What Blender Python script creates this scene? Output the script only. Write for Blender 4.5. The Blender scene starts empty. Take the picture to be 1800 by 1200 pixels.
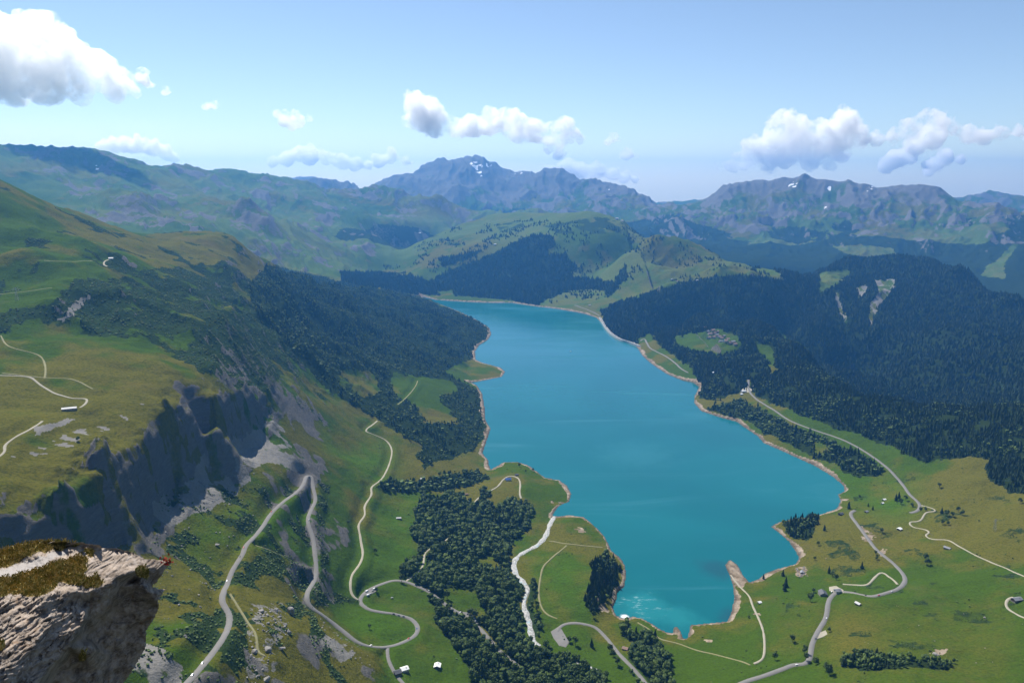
import bpy, bmesh, math, random
import numpy as np
from mathutils import Vector
from mathutils.geometry import delaunay_2d_cdt

random.seed(7)
rng = np.random.default_rng(7)
SC = bpy.context.scene
COL = SC.collection

# ---------------------------------------------------------------- camera
CAM_H = 800.0
FPX = 1360.0
PITCH = math.atan(285.0 / FPX)
cam_d = bpy.data.cameras.new("camera")
cam = bpy.data.objects.new("camera", cam_d)
COL.objects.link(cam)
cam.location = (0, 0, CAM_H)
cam.rotation_euler = (math.radians(90) - PITCH, 0, 0)
cam_d.sensor_width = 36.0
cam_d.lens = 36.0 * FPX / 1800.0
cam_d.clip_start = 0.5
cam_d.clip_end = 120000.0
SC.camera = cam
SC.render.resolution_x, SC.render.resolution_y = 1024, 682

# ---------------------------------------------------------------- light
SUN_AZ = math.radians(-32)      # measured from the view direction, negative = left
SUN_EL = math.radians(52)
world = bpy.data.worlds.new("World")
SC.world = world
world.use_nodes = True
wn = world.node_tree
bg = wn.nodes["Background"]
sky = wn.nodes.new("ShaderNodeTexSky")
sky.sky_type = 'NISHITA'
sky.sun_disc = False
sky.sun_elevation = SUN_EL
sky.sun_rotation = SUN_AZ
sky.altitude = 2300
sky.air_density = 1.0
sky.dust_density = 1.1
sky.ozone_density = 1.0
wn.links.new(sky.outputs[0], bg.inputs[0])
bg.inputs[1].default_value = 0.080
sun_d = bpy.data.lights.new("sun", 'SUN')
sun_d.energy = 5.0
sun_d.angle = math.radians(0.5)
sun_d.color = (1.0, 0.95, 0.87)
sun = bpy.data.objects.new("sun", sun_d)
COL.objects.link(sun)
SUNV = Vector((math.sin(SUN_AZ) * math.cos(SUN_EL), math.cos(SUN_AZ) * math.cos(SUN_EL), math.sin(SUN_EL)))
sun.rotation_euler = SUNV.to_track_quat('Z', 'Y').to_euler()
sun.location = (0, 0, 3000)
vs = SC.view_settings
vs.view_transform = 'Standard'
vs.look = 'None'
vs.exposure = 0.72
vs.gamma = 1.0
cy = SC.cycles
cy.max_bounces = 12
cy.diffuse_bounces = 2
cy.glossy_bounces = 2
cy.transmission_bounces = 2
cy.volume_bounces = 8
cy.transparent_max_bounces = 8
cy.caustics_reflective = False
cy.caustics_refractive = False
cy.use_denoising = True

# ---------------------------------------------------------------- helpers
def tag(o, label=None, cat=None, group=None, kind=None):
    if label: o["label"] = label
    if cat: o["category"] = cat
    if group: o["group"] = group
    if kind: o["kind"] = kind
    return o

SP, CP = math.sin(PITCH), math.cos(PITCH)

def ray(u, v):
    """pixel of the 1800x1200 photograph -> (azimuth, slope dz/dr)"""
    x = (np.asarray(u, float) - 900) / FPX
    k = (600 - np.asarray(v, float)) / FPX
    y = CP + k * SP
    zc = -SP + k * CP
    return np.arctan2(x, y), zc / np.hypot(x, y)

def project(X, Y, Z):
    dz = Z - CAM_H
    dep = Y * CP - dz * SP
    up = Y * SP + dz * CP
    dep = np.where(dep < 0.01, 0.01, dep)
    return 900 + FPX * X / dep, 600 - FPX * up / dep

# gradient noise -----------------------------------------------------------
_perm = rng.permutation(1024).astype(np.int32)
_perm = np.concatenate([_perm, _perm])
_ga = rng.uniform(0, 2 * np.pi, 1024)
_gx, _gy = np.cos(_ga).astype(np.float32), np.sin(_ga).astype(np.float32)

def noise(x, y, seed=0):
    x = x + seed * 37.13; y = y + seed * 91.7
    xi = np.floor(x).astype(np.int32); yi = np.floor(y).astype(np.int32)
    fx = (x - xi).astype(np.float32); fy = (y - yi).astype(np.float32)
    xi &= 1023; yi &= 1023
    ux = fx * fx * fx * (fx * (fx * 6 - 15) + 10)
    uy = fy * fy * fy * (fy * (fy * 6 - 15) + 10)
    def g(ix, iy, dx, dy):
        h = _perm[(_perm[ix & 1023] + iy) & 1023]
        return _gx[h] * dx + _gy[h] * dy
    a = g(xi, yi, fx, fy); b = g(xi + 1, yi, fx - 1, fy)
    c = g(xi, yi + 1, fx, fy - 1); d = g(xi + 1, yi + 1, fx - 1, fy - 1)
    a = a + ux * (b - a); c = c + ux * (d - c)
    return 1.5 * (a + uy * (c - a))

def fbm(X, Y, wl, octv, gain=0.5, seed=0):
    out = 0; amp = 1.0; f = 1.0 / wl
    for i in range(octv):
        out = out + amp * noise(X * f, Y * f, seed + i)
        amp *= gain; f *= 2.03
    return out

def ridged(X, Y, wl, octv, gain=0.5, seed=0):
    out = 0; amp = 1.0; f = 1.0 / wl; w = 1.0; tot = 0
    for i in range(octv):
        n = 1 - np.abs(noise(X * f, Y * f, seed + i)) * 1.6
        n = np.clip(n, 0, 1); n = n * n
        out = out + amp * n * w
        w = np.clip(n * 1.6, 0, 1); tot += amp
        amp *= gain; f *= 2.07
    return out / tot

def smooth(a, b, x):
    t = np.clip((x - a) / (b - a), 0, 1)
    return t * t * (3 - 2 * t)

def blur(A, n, axis):
    for _ in range(3):
        pad = [(0, 0), (0, 0)]; pad[axis] = (n + 1, n)
        B = np.cumsum(np.pad(A, pad, mode='edge'), axis=axis)
        k = 2 * n + 1
        if axis == 0: A = (B[k:] - B[:-k]) / k
        else: A = (B[:, k:] - B[:, :-k]) / k
    return A

def inpoly(u, v, poly):
    p = np.asarray(poly, float)
    res = np.zeros(u.shape, bool)
    m = (u >= p[:, 0].min()) & (u <= p[:, 0].max()) & (v >= p[:, 1].min()) & (v <= p[:, 1].max())
    idx = np.nonzero(m)
    uu, vv = u[idx], v[idx]
    r = np.zeros(uu.shape, bool)
    n = len(p)
    for i in range(n):
        x0, y0 = p[i]; x1, y1 = p[(i + 1) % n]
        if y0 == y1: continue
        c = ((y0 > vv) != (y1 > vv)) & (uu < (x1 - x0) * (vv - y0) / (y1 - y0) + x0)
        r ^= c
    res[idx] = r
    return res

# ---------------------------------------------------------------- materials
def mat_new(name):
    m = bpy.data.materials.new(name)
    m.use_nodes = True
    nt = m.node_tree
    b = nt.nodes["Principled BSDF"]
    b.inputs["Specular IOR Level"].default_value = 0.2
    b.inputs["Roughness"].default_value = 0.9
    return m, nt, b

class NG:
    """small helper to write node graphs"""
    def __init__(s, nt): s.nt = nt
    def n(s, t, **kw):
        x = s.nt.nodes.new(t)
        for k, v in kw.items(): setattr(x, k, v)
        return x
    def link(s, a, b): s.nt.links.new(a, b)
    def val(s, sock, v):
        if hasattr(v, "links"): s.link(v, sock)
        else: sock.default_value = v
    def attr(s, name, out="Fac"):
        a = s.n("ShaderNodeAttribute", attribute_name=name); return a.outputs[out]
    def noise(s, scale, detail=4, rough=0.55, vec=None, dist=0.0):
        x = s.n("ShaderNodeTexNoise"); x.inputs["Scale"].default_value = scale
        x.inputs["Detail"].default_value = detail; x.inputs["Roughness"].default_value = rough
        x.inputs["Distortion"].default_value = dist
        if vec is not None: s.link(vec, x.inputs["Vector"])
        return x.outputs["Fac"]
    def math(s, op, a, b=0.0, c=None, clamp=False):
        x = s.n("ShaderNodeMath", operation=op, use_clamp=clamp)
        s.val(x.inputs[0], a); s.val(x.inputs[1], b)
        if c is not None: s.val(x.inputs[2], c)
        return x.outputs[0]
    def ramp(s, x, a, b, smooth_=True):
        m = s.n("ShaderNodeMapRange", interpolation_type='SMOOTHSTEP' if smooth_ else 'LINEAR')
        s.val(m.inputs["Value"], x); m.inputs["From Min"].default_value = a; m.inputs["From Max"].default_value = b
        return m.outputs["Result"]
    def mix(s, f, a, b, mode='MIX'):
        x = s.n("ShaderNodeMix", data_type='RGBA', blend_type=mode)
        s.val(x.inputs[0], f)
        for sock, v in ((x.inputs[6], a), (x.inputs[7], b)):
            if hasattr(v, "links"): s.link(v, sock)
            else: sock.default_value = (*v, 1.0)
        return x.outputs[2]
    def pos(s, scale=(1, 1, 1), rot=(0, 0, 0), coord="Object"):
        t = s.n("ShaderNodeTexCoord"); m = s.n("ShaderNodeMapping")
        m.inputs["Scale"].default_value = scale; m.inputs["Rotation"].default_value = rot
        s.link(t.outputs[coord], m.inputs["Vector"]); return m.outputs["Vector"]
    def bump(s, h, strength, dist):
        b = s.n("ShaderNodeBump"); b.inputs["Strength"].default_value = strength
        b.inputs["Distance"].default_value = dist; s.link(h, b.inputs["Height"]); return b.outputs["Normal"]

def simple_mat(name, col, rough=0.8, var=0.15, scale=1.0, spec=0.3, metal=0.0):
    m, nt, b = mat_new(name); g = NG(nt)
    n = g.noise(scale, 4, 0.6, g.pos())
    c0 = tuple(c * (1 - var) for c in col); c1 = tuple(min(1, c * (1 + var)) for c in col)
    g.link(g.mix(n, c0, c1), b.inputs["Base Color"])
    b.inputs["Roughness"].default_value = rough
    b.inputs["Specular IOR Level"].default_value = spec
    b.inputs["Metallic"].default_value = metal
    return m

def mesh_obj(name, verts, faces, mat=None, parent=None, smooth_=False, edges=()):
    me = bpy.data.meshes.new(name)
    me.from_pydata([tuple(map(float, p)) for p in verts], list(edges), [tuple(int(i) for i in f) for f in faces])
    me.update()
    o = bpy.data.objects.new(name, me)
    COL.objects.link(o)
    if mat: me.materials.append(mat)
    if parent: o.parent = parent
    if smooth_: me.polygons.foreach_set("use_smooth", [True] * len(me.polygons))
    return o

def fast_mesh(name, V, F, attrs=None, smooth_=True):
    """V (n,3), F (m,k) with constant k"""
    me = bpy.data.meshes.new(name)
    n, (m, k) = len(V), F.shape
    me.vertices.add(n); me.vertices.foreach_set("co", np.ascontiguousarray(V, np.float32).ravel())
    me.loops.add(m * k); me.loops.foreach_set("vertex_index", np.ascontiguousarray(F, np.int32).ravel())
    me.polygons.add(m)
    me.polygons.foreach_set("loop_start", np.arange(0, m * k, k, dtype=np.int32))
    me.polygons.foreach_set("use_smooth", np.full(m, smooth_, bool))
    me.update(calc_edges=True)
    for nm, a in (attrs or {}).items():
        at = me.attributes.new(nm, 'FLOAT', 'POINT')
        at.data.foreach_set("value", np.ascontiguousarray(a, np.float32).ravel())
    return me

# ================================================================ TERRAIN
# lake outline (pixels of the waterline, all at height 0)
LAKE_PX = [(735,519),(767,527),(800,529),(833,531),(867,532),(900,532),(913,534),(940,538),(967,541),(1000,546),(1027,551),
 (1048,558),(1056,566),(1063,577),(1073,588),(1090,598),(1113,604),(1122,612),(1129,624),(1147,640),(1173,657),(1200,668),(1220,672),(1230,680),
 (1221,697),(1220,707),(1233,722),(1267,733),(1297,741),(1313,753),(1333,766),(1343,778),(1367,788),(1400,803),(1433,818),(1465,837),
 (1483,852),(1486,862),(1473,869),(1478,880),(1472,895),(1450,902),(1427,908),(1390,912),(1370,917),(1355,925),(1367,934),(1387,951),(1399,967),
 (1406,980),(1399,992),(1367,1000),(1347,1007),(1333,1018),(1317,1023),(1305,1009),(1297,993),(1284,983),(1274,992),(1282,1010),(1289,1030),
 (1291,1053),(1286,1077),(1279,1092),(1247,1095),(1213,1098),(1212,1110),(1208,1123),(1200,1123),(1196,1108),(1190,1101),(1185,1102),(1183,1112),
 (1173,1112),(1160,1106),(1147,1097),(1130,1087),(1113,1083),(1097,1087),(1083,1082),(1075,1067),(1082,1056),(1084,1040),(1097,1030),(1100,1008),
 (1098,993),(1090,980),(1073,967),(1069,956),(1062,943),(1049,928),(1037,917),(1026,908),(1000,905),(977,907),(970,909),(975,897),(985,887),(1000,881),(1004,867),
 (996,853),(983,844),(957,840),(945,831),(928,818),(910,812),(885,812),(862,827),(858,815),(859,810),(847,797),(852,783),(862,753),(853,740),
 (851,717),(847,692),(837,677),(823,673),(853,668),(882,662),(888,653),(880,646),(850,638),(836,633),(834,619),(841,607),(857,597),(863,588),
 (860,577),(838,563),(810,550),(780,538),(755,529)]
az, sl = ray(*np.array(LAKE_PX, float).T)
rr = -CAM_H / sl
LAKE = np.stack([rr * np.sin(az), rr * np.cos(az)], 1)
DAM_I0, DAM_I1 = 10, 17

CP_ = []   # control points: azimuth, ln r, z
def P(u, v, z=None, r=None):
    a, s = ray(u, v)
    if r is None: r = (z - CAM_H) / s
    CP_.append((float(a), math.log(float(r)), float(CAM_H + s * r)))
def PH(u, r, z, v=600):
    a, _ = ray(u, v)
    CP_.append((float(a), math.log(r), float(z)))
def PZ(*pts):
    for u, v, z in pts: P(u, v, z=z)
def PR(*pts):
    for u, v, r in pts: P(u, v, r=r)
def behind(u, v, r, drops):
    a, s = ray(u, v)
    z0 = CAM_H + s * r
    for f, dz in drops: CP_.append((float(a), math.log(r * f), float(z0 + dz)))

# shore
for (u, v) in LAKE_PX: P(u, v, z=0.0)
# ground below the frame, up to the summit the photographer stands on
for u in range(-700, 2600, 300):
    PH(u, 10, 772, 1200); PH(u, 60, 700, 1200); PH(u, 200, 560, 1200); PH(u, 400, 385, 1200)
PZ((-350,1290,450),(-100,1290,400),(100,1290,330),(300,1290,275),(430,1290,222),(560,1290,160),(700,1290,95),(900,1290,60),(1100,1290,50),
   (1300,1290,75),(1500,1290,110),(1700,1290,130),(1900,1290,150),(2150,1290,190),(2500,1290,240))
# left slope under the cliff (road to the pass)
PR((240,1200,770),(330,1195,780),(430,1200,830),(480,1200,860),(560,1200,920),(330,1130,850),(385,1110,890),(440,1130,920),(500,1110,970),
   (560,1110,1040),(300,1050,980),(350,1050,1000),(400,1055,1020),(450,1050,1060),(500,1050,1100),(545,1058,1155),(300,985,1100),(340,980,1130),
   (420,975,1163),(480,980,1188),(550,980,1298),(300,905,1200),(360,900,1237),(420,900,1264),(470,905,1322),(545,900,1472),(600,900,1565),
   (330,855,1278),(380,840,1378),(450,830,1430),(500,835,1490),(545,832,1622),(600,840,1722),(500,780,1640),(560,790,1800),(620,800,1920),
   (520,730,1880),(580,740,2000),(640,740,2150),(530,670,2100),(590,670,2330),(650,670,2560),(700,670,2720))
PZ((700,1195,72),(830,1200,42),(950,1200,30),(1090,1190,22),(1200,1195,28),(1310,1195,58),(1450,1195,85),(1600,1200,112),(1750,1200,120),(1900,1200,140),(2150,1200,190),
   (600,1110,100),(660,1138,80),(730,1100,62),(790,1120,45),(900,1140,28),(960,1110,20),(1030,1140,18),(1110,1140,22),(1180,1150,20),(1260,1140,12),(1340,1150,35),
   (1430,1120,52),(1500,1120,78),(1600,1120,92),(1720,1120,98),(1800,1100,112),(1950,1110,130),(2150,1110,180),
   (600,1060,84),(650,1040,58),(700,1020,48),(735,1080,56),(780,1050,40),(850,1060,25),(930,1040,18),(965,1070,20),(1040,1060,18),(1050,1025,24),
   (1310,1060,10),(1360,1060,22),(1450,1050,45),(1470,1040,47),(1540,1045,52),(1590,1020,50),(1660,1030,68),(1740,1040,82),(1800,1030,95),(1950,1040,120),(2150,1040,170),
   (610,980,92),(640,960,72),(700,980,40),(760,980,30),(850,980,20),(920,980,12),(1000,970,11),(1050,960,6),
   (1430,985,9),(1480,960,24),(1540,965,40),(1620,970,58),(1700,960,75),(1800,960,95),(1950,960,125),(2150,960,180),
   (640,905,92),(700,900,55),(760,900,38),(850,905,22),(930,905,12),(955,900,7),
   (1500,900,16),(1560,900,30),(1615,890,36),(1700,890,62),(1800,880,95),(1950,890,130),(2150,890,190),
   (660,850,85),(720,860,50),(800,850,24),(838,845,10),(905,823,27),(880,842,27),(900,860,25),(940,850,15),(975,865,6),
   (1500,840,12),(1560,830,32),(1620,820,55),(1700,805,85),(1800,800,120),(1950,800,170),(2150,800,230),
   (690,790,75),(760,800,42),(830,800,11),(1440,790,16),(1480,770,40),(1540,770,55),(1620,760,88),(1700,740,118),(1800,745,148),(2000,740,210),
   (700,720,95),(760,720,62),(820,720,25),(1380,740,30),(1440,735,50),(1500,722,72),(1600,715,105),(1700,715,128),
   (760,660,65),(820,655,10),(850,652,6),(1260,700,20),(1300,690,40),(1320,680,47),(1380,680,75),(1450,675,92),
   (1150,628,14),(1180,620,30),(1220,622,45),(1262,598,66),(1270,650,48),(1330,640,78),(1400,650,88),(1225,600,58))
# spit points inside the right shore, tongue between the two bays
# right ridge crest, dropping into the gorge beyond
crest_r = [(1125,603,10),(1160,588,32),(1200,580,60),(1250,573,85),(1300,567,105),(1340,566,115),(1370,579,110),(1400,606,100),(1450,641,96),(1480,666,97),(1510,690,106),
           (1580,694,128),(1650,697,148),(1740,702,165),(1800,710,175),(1900,718,195),(2150,722,260),(2500,730,330)]
for u, v, z in crest_r:
    P(u, v, z=z)
    a, s = ray(u, v)
    behind(u, v, (z - CAM_H) / s, [(1.045, -70), (1.16, -230)] if u > 1180 else [(1.03, -70)])
# forested slope past the dam
PZ((1085,575,-40),(1110,590,-40),(1070,545,20),(1090,555,30),(1110,540,80),(1150,530,105),(1150,573,12),(1230,500,185),(1230,558,50),(1300,490,215),(1300,550,50),(1370,500,210),
   (1370,560,10),(1400,592,-80),(1430,520,180),(1450,560,50),(1470,630,-130),(1500,672,-230))
# dome-shaped forested mountain
dome = [(1450,463,5800),(1480,456,5900),(1540,451,6000),(1580,451,6000),(1640,459,5800),(1700,481,5600),(1740,501,5400),(1800,536,5000),(1900,570,4800),(2150,600,4600),(2500,620,4500)]
for u, v, r in dome:
    P(u, v, r=r); behind(u, v, r, [(1.06, -120), (1.2, -480)])
PR((1465,490,5100),(1500,520,5100),(1560,520,5200),(1640,540,4900),(1720,560,4600),(1800,600,4300),(1480,580,4500),(1560,600,4500),(1640,620,4200),(1720,640,3900),(1800,660,3700),
   (1560,672,3900),(1650,684,3600),(1750,692,3400),(1900,695,3300),(2150,690,3300))
# near left massif
PR((0,600,1650),(0,515,1950),(0,450,2150),(0,400,2300),(0,350,2500),(-200,600,1700),(-200,500,2000),(-200,400,2300),(-450,600,1800),(-450,400,2300),
   (80,410,2420),(150,430,2520),(240,440,2680),(330,440,2870),(400,450,2980),(90,460,2050),(180,465,2200),(260,480,2300),(340,480,2480),(420,490,2700),
   (500,510,2900),(570,525,3300),(640,540,3700),(690,545,4050))
PZ((0,700,480),(0,780,465),(0,850,450),(0,900,432),(-200,700,490),(-200,850,470),(-200,1000,450),(-450,700,520),(-450,900,500),
   (100,600,500),(200,600,490),(100,660,482),(200,660,472),(300,660,455),(380,655,425),(430,655,392),(100,720,467),(200,720,454),(270,720,440),(100,780,452),(150,770,447),(80,850,435),
   (80,530,560),(150,488,592),(150,545,530),(230,540,530),(320,540,505),(380,530,490),(430,545,440),(500,560,330),(560,580,250),(620,600,190),(700,610,105),(770,610,45),(815,610,10),
   (300,600,475),(380,600,449),(440,610,400),(480,620,352),(700,560,135),(760,565,82),(815,577,38))
crest_l = [(-450,240,2500),(-200,260,2600),(0,306,2750),(30,330,2780),(70,350,2850),(130,376,3000),(200,402,3150),(230,416,3200),(290,418,3250),(350,407,3300),(385,410,3300),(410,426,3250),
           (440,451,3250),(470,471,3400),(520,479,3600),(560,491,3900),(620,505,4250),(660,512,4500),(700,517,4800)]
for u, v, r in crest_l:
    P(u, v, r=r); behind(u, v, r, [(1.05, -70), (1.14, -190)] if u < 600 else [(1.05, -60)])
cl_top = [(-200,1010,960),(-60,975,968),(0,945,975),(60,908,1000),(120,882,1025),(165,852,1060),(185,802,1130),(230,776,1180),(258,768,1210),(280,736,1290),(300,712,1350),(330,716,1370),
          (365,712,1400),(385,700,1480),(410,692,1560),(440,690,1640),(465,690,1745),(478,672,1850)]
cl_base = [(-200,1150,920),(-60,1110,938),(0,1085,945),(80,1040,960),(160,975,1015),(215,966,1055),(240,955,1085),(262,886,1185),(300,852,1300),(345,836,1328),(375,802,1435),(400,788,1490),
           (430,786,1585),(452,767,1640),(472,728,1725),(486,700,1830)]
i0 = len(CP_)
PR(*cl_top); i1 = len(CP_); PR(*cl_base); i2 = len(CP_)
EDGES = [(i, i + 1) for i in range(i0, i1 - 1)] + [(i, i + 1) for i in range(i1, i2 - 1)]
# hill across the lake
PZ((800,515,25),(870,517,28),(930,520,30),(980,525,30),(1040,535,25),(1075,525,50),(700,500,20),(640,492,55),(760,497,60),(830,490,80),(900,482,100),(970,490,85),(1040,492,90),(1100,482,115),
   (1180,486,150),(1250,487,190))
PR((700,470,5800),(760,460,5900),(830,440,6000),(900,430,5950),(960,420,5950),(1020,430,5750),(1100,430,5600),(1180,450,5300),(1280,470,5000),(1350,480,4950))
crest_m = [(700,441,6600),(760,411,6900),(820,386,7200),(870,369,7400),(950,371,7000),(1000,369,6800),(1050,368,6600),(1090,381,6400),(1120,398,6200),(1170,411,5900),(1230,425,5600),
           (1300,447,5400),(1350,459,5250),(1400,471,5150),(1436,481,5100)]
for u, v, r in crest_m:
    P(u, v, r=r); behind(u, v, r, [(1.05, -90), (1.14, -260)])
# left mountain
sky_l = [(-450,230,7300),(-150,245,7500),(0,250,7600),(60,256,7700),(100,268,7800),(130,262,7800),(165,266,7800),(200,264,7900),(230,280,8000),(270,290,8100),(310,287,8200),(360,297,8400),
         (400,302,8600),(440,306,8800),(500,313,9000),(530,325,9000),(560,335,9000),(640,336,9200),(700,343,9200),(760,353,9000),(830,363,8800),(880,370,8600)]
for u, v, r in sky_l:
    v -= 6; P(u, v, r=r); behind(u, v, r, [(1.06, -200), (1.2, -450)])
PR((-200,330,6300),(100,330,6300),(200,340,6300),(300,340,6700),(400,350,7200),(500,370,7400),(600,380,7600),(700,390,7800),(780,388,8000),(200,385,5300),(215,350,5900),(280,352,6100),(300,400,5200),
   (440,373,6000),(440,400,5750),(395,398,5500),(480,402,5700),(500,430,5600),(560,440,5900),(620,430,6500),(680,420,7000),(480,455,5000),(560,470,5300),(620,470,5800),(400,430,4800))
# central mountain
sky_c = [(600,345,13000),(640,336,13000),(690,315,13000),(725,300,13000),(745,287,13000),(770,285,13000),(800,280,13000),(815,273,13000),(847,271,13000),(865,280,13000),(880,290,13000),(900,312,13000),
         (920,302,12800),(945,297,12700),(965,300,12600),(1000,303,12500),(1030,315,12300),(1045,313,12200),(1070,325,12000),(1110,336,11700),(1130,341,11600),(1170,358,11300)]
for u, v, r in sky_c:
    v -= 8; P(u, v, r=r); behind(u, v, r, [(1.08, -400), (1.2, -700)])
PR((640,350,11200),(700,350,11000),(800,352,11000),(900,356,11000),(1000,372,10300),(1100,392,9500),(1150,410,9000),(1200,425,8500),(800,312,12000),(880,330,12000),(960,330,11800),(1060,350,11000),(1120,367,10200))
# right mountain
sky_r = [(1200,354,11000),(1240,338,11000),(1275,318,11000),(1300,309,11000),(1330,312,11000),(1370,312,11000),(1395,303,11000),(1420,308,11000),(1445,315,11000),(1500,312,11000),(1530,315,11000),
         (1570,315,11000),(1600,307,11000),(1625,302,11000),(1650,312,11000),(1680,328,10800),(1710,347,10600),(1725,350,10500),(1755,343,10500),(1775,358,10500),(1800,363,10500),(1900,370,10500),(2150,380,10500),(2500,390,10500)]
for u, v, r in sky_r:
    P(u, v, r=r); behind(u, v, r, [(1.08, -350), (1.25, -700)])
PR((1250,372,10000),(1350,372,10000),(1450,382,9800),(1550,382,9800),(1650,372,10000),(1750,392,9500),(1200,400,9000),(1300,422,8700),(1400,432,8800),(1500,432,8800),(1600,432,8600),(1700,450,8200),
   (1800,480,7600),(1900,490,7300),(1350,440,8000),(1420,460,7400),(2150,500,7000))
# far ranges
sky_f = [(-450,300),(-200,300),(200,300),(255,292),(275,281),(290,287),(320,290),(345,288),(380,300),(440,306),(470,306),(500,297),(520,293),(545,291),(570,296),(600,297),(615,302),(640,301),(660,306),(690,303),(720,310),(800,330),(900,340),
         (1000,330),(1080,330),(1110,333),(1140,345),(1180,340),(1210,348),(1300,350),(1500,350),(1650,345),(1690,338),(1720,343),(1760,334),(1790,329),(1810,332),(1900,335),(2150,330),(2500,340)]
for u, v in sky_f:
    v -= 13 if 460 < u < 730 or u > 1680 else 5
    P(u, v, r=15600); PH(u, 16400, 300, 330); PH(u, 14300, -100, 330)
PR((480,322,12000),(510,314,12000),(540,307,12000),(570,303,12000),(600,311,12000),(630,323,12000))
for u in (480, 540, 600): PH(u, 12900, 500, 310); PH(u, 11000, 500, 310)
for u in range(-450, 2600, 250): PH(u, 17800, 250, 330)

# grid --------------------------------------------------------------------
def lnspace(a, b, step):
    n = int(round((math.log(b) - math.log(a)) / step)); return np.linspace(math.log(a), math.log(b), n, endpoint=False)
S = np.concatenate([lnspace(12, 640, 0.055), lnspace(640, 3000, 0.0036), lnspace(3000, 7000, 0.0027), lnspace(7000, 14000, 0.0030), lnspace(14000, 17500, 0.005), [math.log(17500)]])
TH = np.radians(np.arange(-45, 45.001, 0.085))
NR, NC = len(S), len(TH)
cpa = np.array(CP_)
ok_ = np.ones(len(cpa), bool)
vt = [Vector((p[0], p[1])) for p in cpa[:, :2]]
res = delaunay_2d_cdt(vt, EDGES, [], 0, 1e-6)
dv, df, orig = res[0], res[2], res[3]
dz = np.array([np.mean([cpa[i, 2] for i in o]) if len(o) else np.nan for o in orig])
dxy = np.array([[p.x, p.y] for p in dv])
for i in np.nonzero(np.isnan(dz))[0]:
    j = np.argsort(((cpa[:, :2] - dxy[i]) ** 2).sum(1))[:2]; dz[i] = cpa[j, 2].mean()
Z = np.zeros((NR, NC))
for f in df:
    (x0, y0), (x1, y1), (x2, y2) = dxy[f[0]], dxy[f[1]], dxy[f[2]]
    c0 = np.searchsorted(TH, min(x0, x1, x2) - 1e-9); c1 = np.searchsorted(TH, max(x0, x1, x2) + 1e-9)
    r0 = np.searchsorted(S, min(y0, y1, y2) - 1e-9); r1 = np.searchsorted(S, max(y0, y1, y2) + 1e-9)
    if c1 <= c0 or r1 <= r0: continue
    gx, gy = TH[None, c0:c1], S[r0:r1, None]
    d = (y1 - y2) * (x0 - x2) + (x2 - x1) * (y0 - y2)
    if abs(d) < 1e-14: continue
    w0 = ((y1 - y2) * (gx - x2) + (x2 - x1) * (gy - y2)) / d
    w1 = ((y2 - y0) * (gx - x2) + (x0 - x2) * (gy - y2)) / d
    w2 = 1 - w0 - w1
    m = (w0 >= -1e-7) & (w1 >= -1e-7) & (w2 >= -1e-7)
    zz = w0 * dz[f[0]] + w1 * dz[f[1]] + w2 * dz[f[2]]
    Z[r0:r1, c0:c1][m] = zz[m]
R = np.exp(S)[:, None]
X = R * np.sin(TH)[None, :]
Y = R * np.cos(TH)[None, :]
U0, V0 = project(X, Y, Z)
# smoothing: less near the cliff edge so that it stays a cliff
Zb = blur(blur(Z, 5, 0), 5, 1)
Zs = blur(blur(Z, 2, 0), 2, 1)
cliff_poly = [(-80,900),(60,870),(150,780),(250,740),(300,690),(480,660),(500,720),(450,800),(360,860),(270,920),(240,1000),(0,1200),(-80,1200)]
cm = inpoly(U0, V0, cliff_poly) & (R < 2000) & (R > 850)
cm = blur(blur(cm.astype(float), 6, 0), 6, 1)
Z = Zb * (1 - cm) + Zs * cm

# signed distance to the lake (negative inside)
LD = np.full((NR, NC), 9e3)
x0_, x1_ = LAKE[:, 0].min() - 400, LAKE[:, 0].max() + 400
mrows = (np.exp(S) > 950) & (np.exp(S) < 6000)
sub = np.nonzero((X > x0_) & (X < x1_) & mrows[:, None])
px, py = X[sub].astype(np.float32), Y[sub].astype(np.float32)
dmin = np.full(px.shape, 1e12, np.float32); ins = np.zeros(px.shape, bool)
for i in range(len(LAKE)):
    ax, ay = LAKE[i]; bx, by = LAKE[(i + 1) % len(LAKE)]
    ex, ey = bx - ax, by - ay
    t = np.clip(((px - ax) * ex + (py - ay) * ey) / (ex * ex + ey * ey), 0, 1)
    dmin = np.minimum(dmin, (px - ax - t * ex) ** 2 + (py - ay - t * ey) ** 2)
    if ay != by: ins ^= ((ay > py) != (by > py)) & (px < (bx - ax) * (py - ay) / (by - ay) + ax)
dmin = np.sqrt(dmin)
LD[sub] = np.where(ins, -dmin, dmin)

# relief noise ------------------------------------------------------------
far = smooth(6500, 9500, R) * np.ones_like(X)
midl = inpoly(U0, V0, [(-300,200),(240,270),(520,310),(900,360),(700,420),(640,470),(560,480),(470,470),(400,420),(300,415),(200,400),(0,300)]) & (R > 4500) & (R < 9500)
midl = blur(blur(midl.astype(float), 10, 0), 10, 1)
mount = np.clip(np.maximum(far, midl * 0.75), 0, 1)
wx = X + 160 * fbm(X, Y, 1500, 2, seed=40); wy = Y + 160 * fbm(X, Y, 1500, 2, seed=44)
rg = ridged(wx, wy, 2300, 6, 0.55, seed=3) - 0.42
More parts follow.
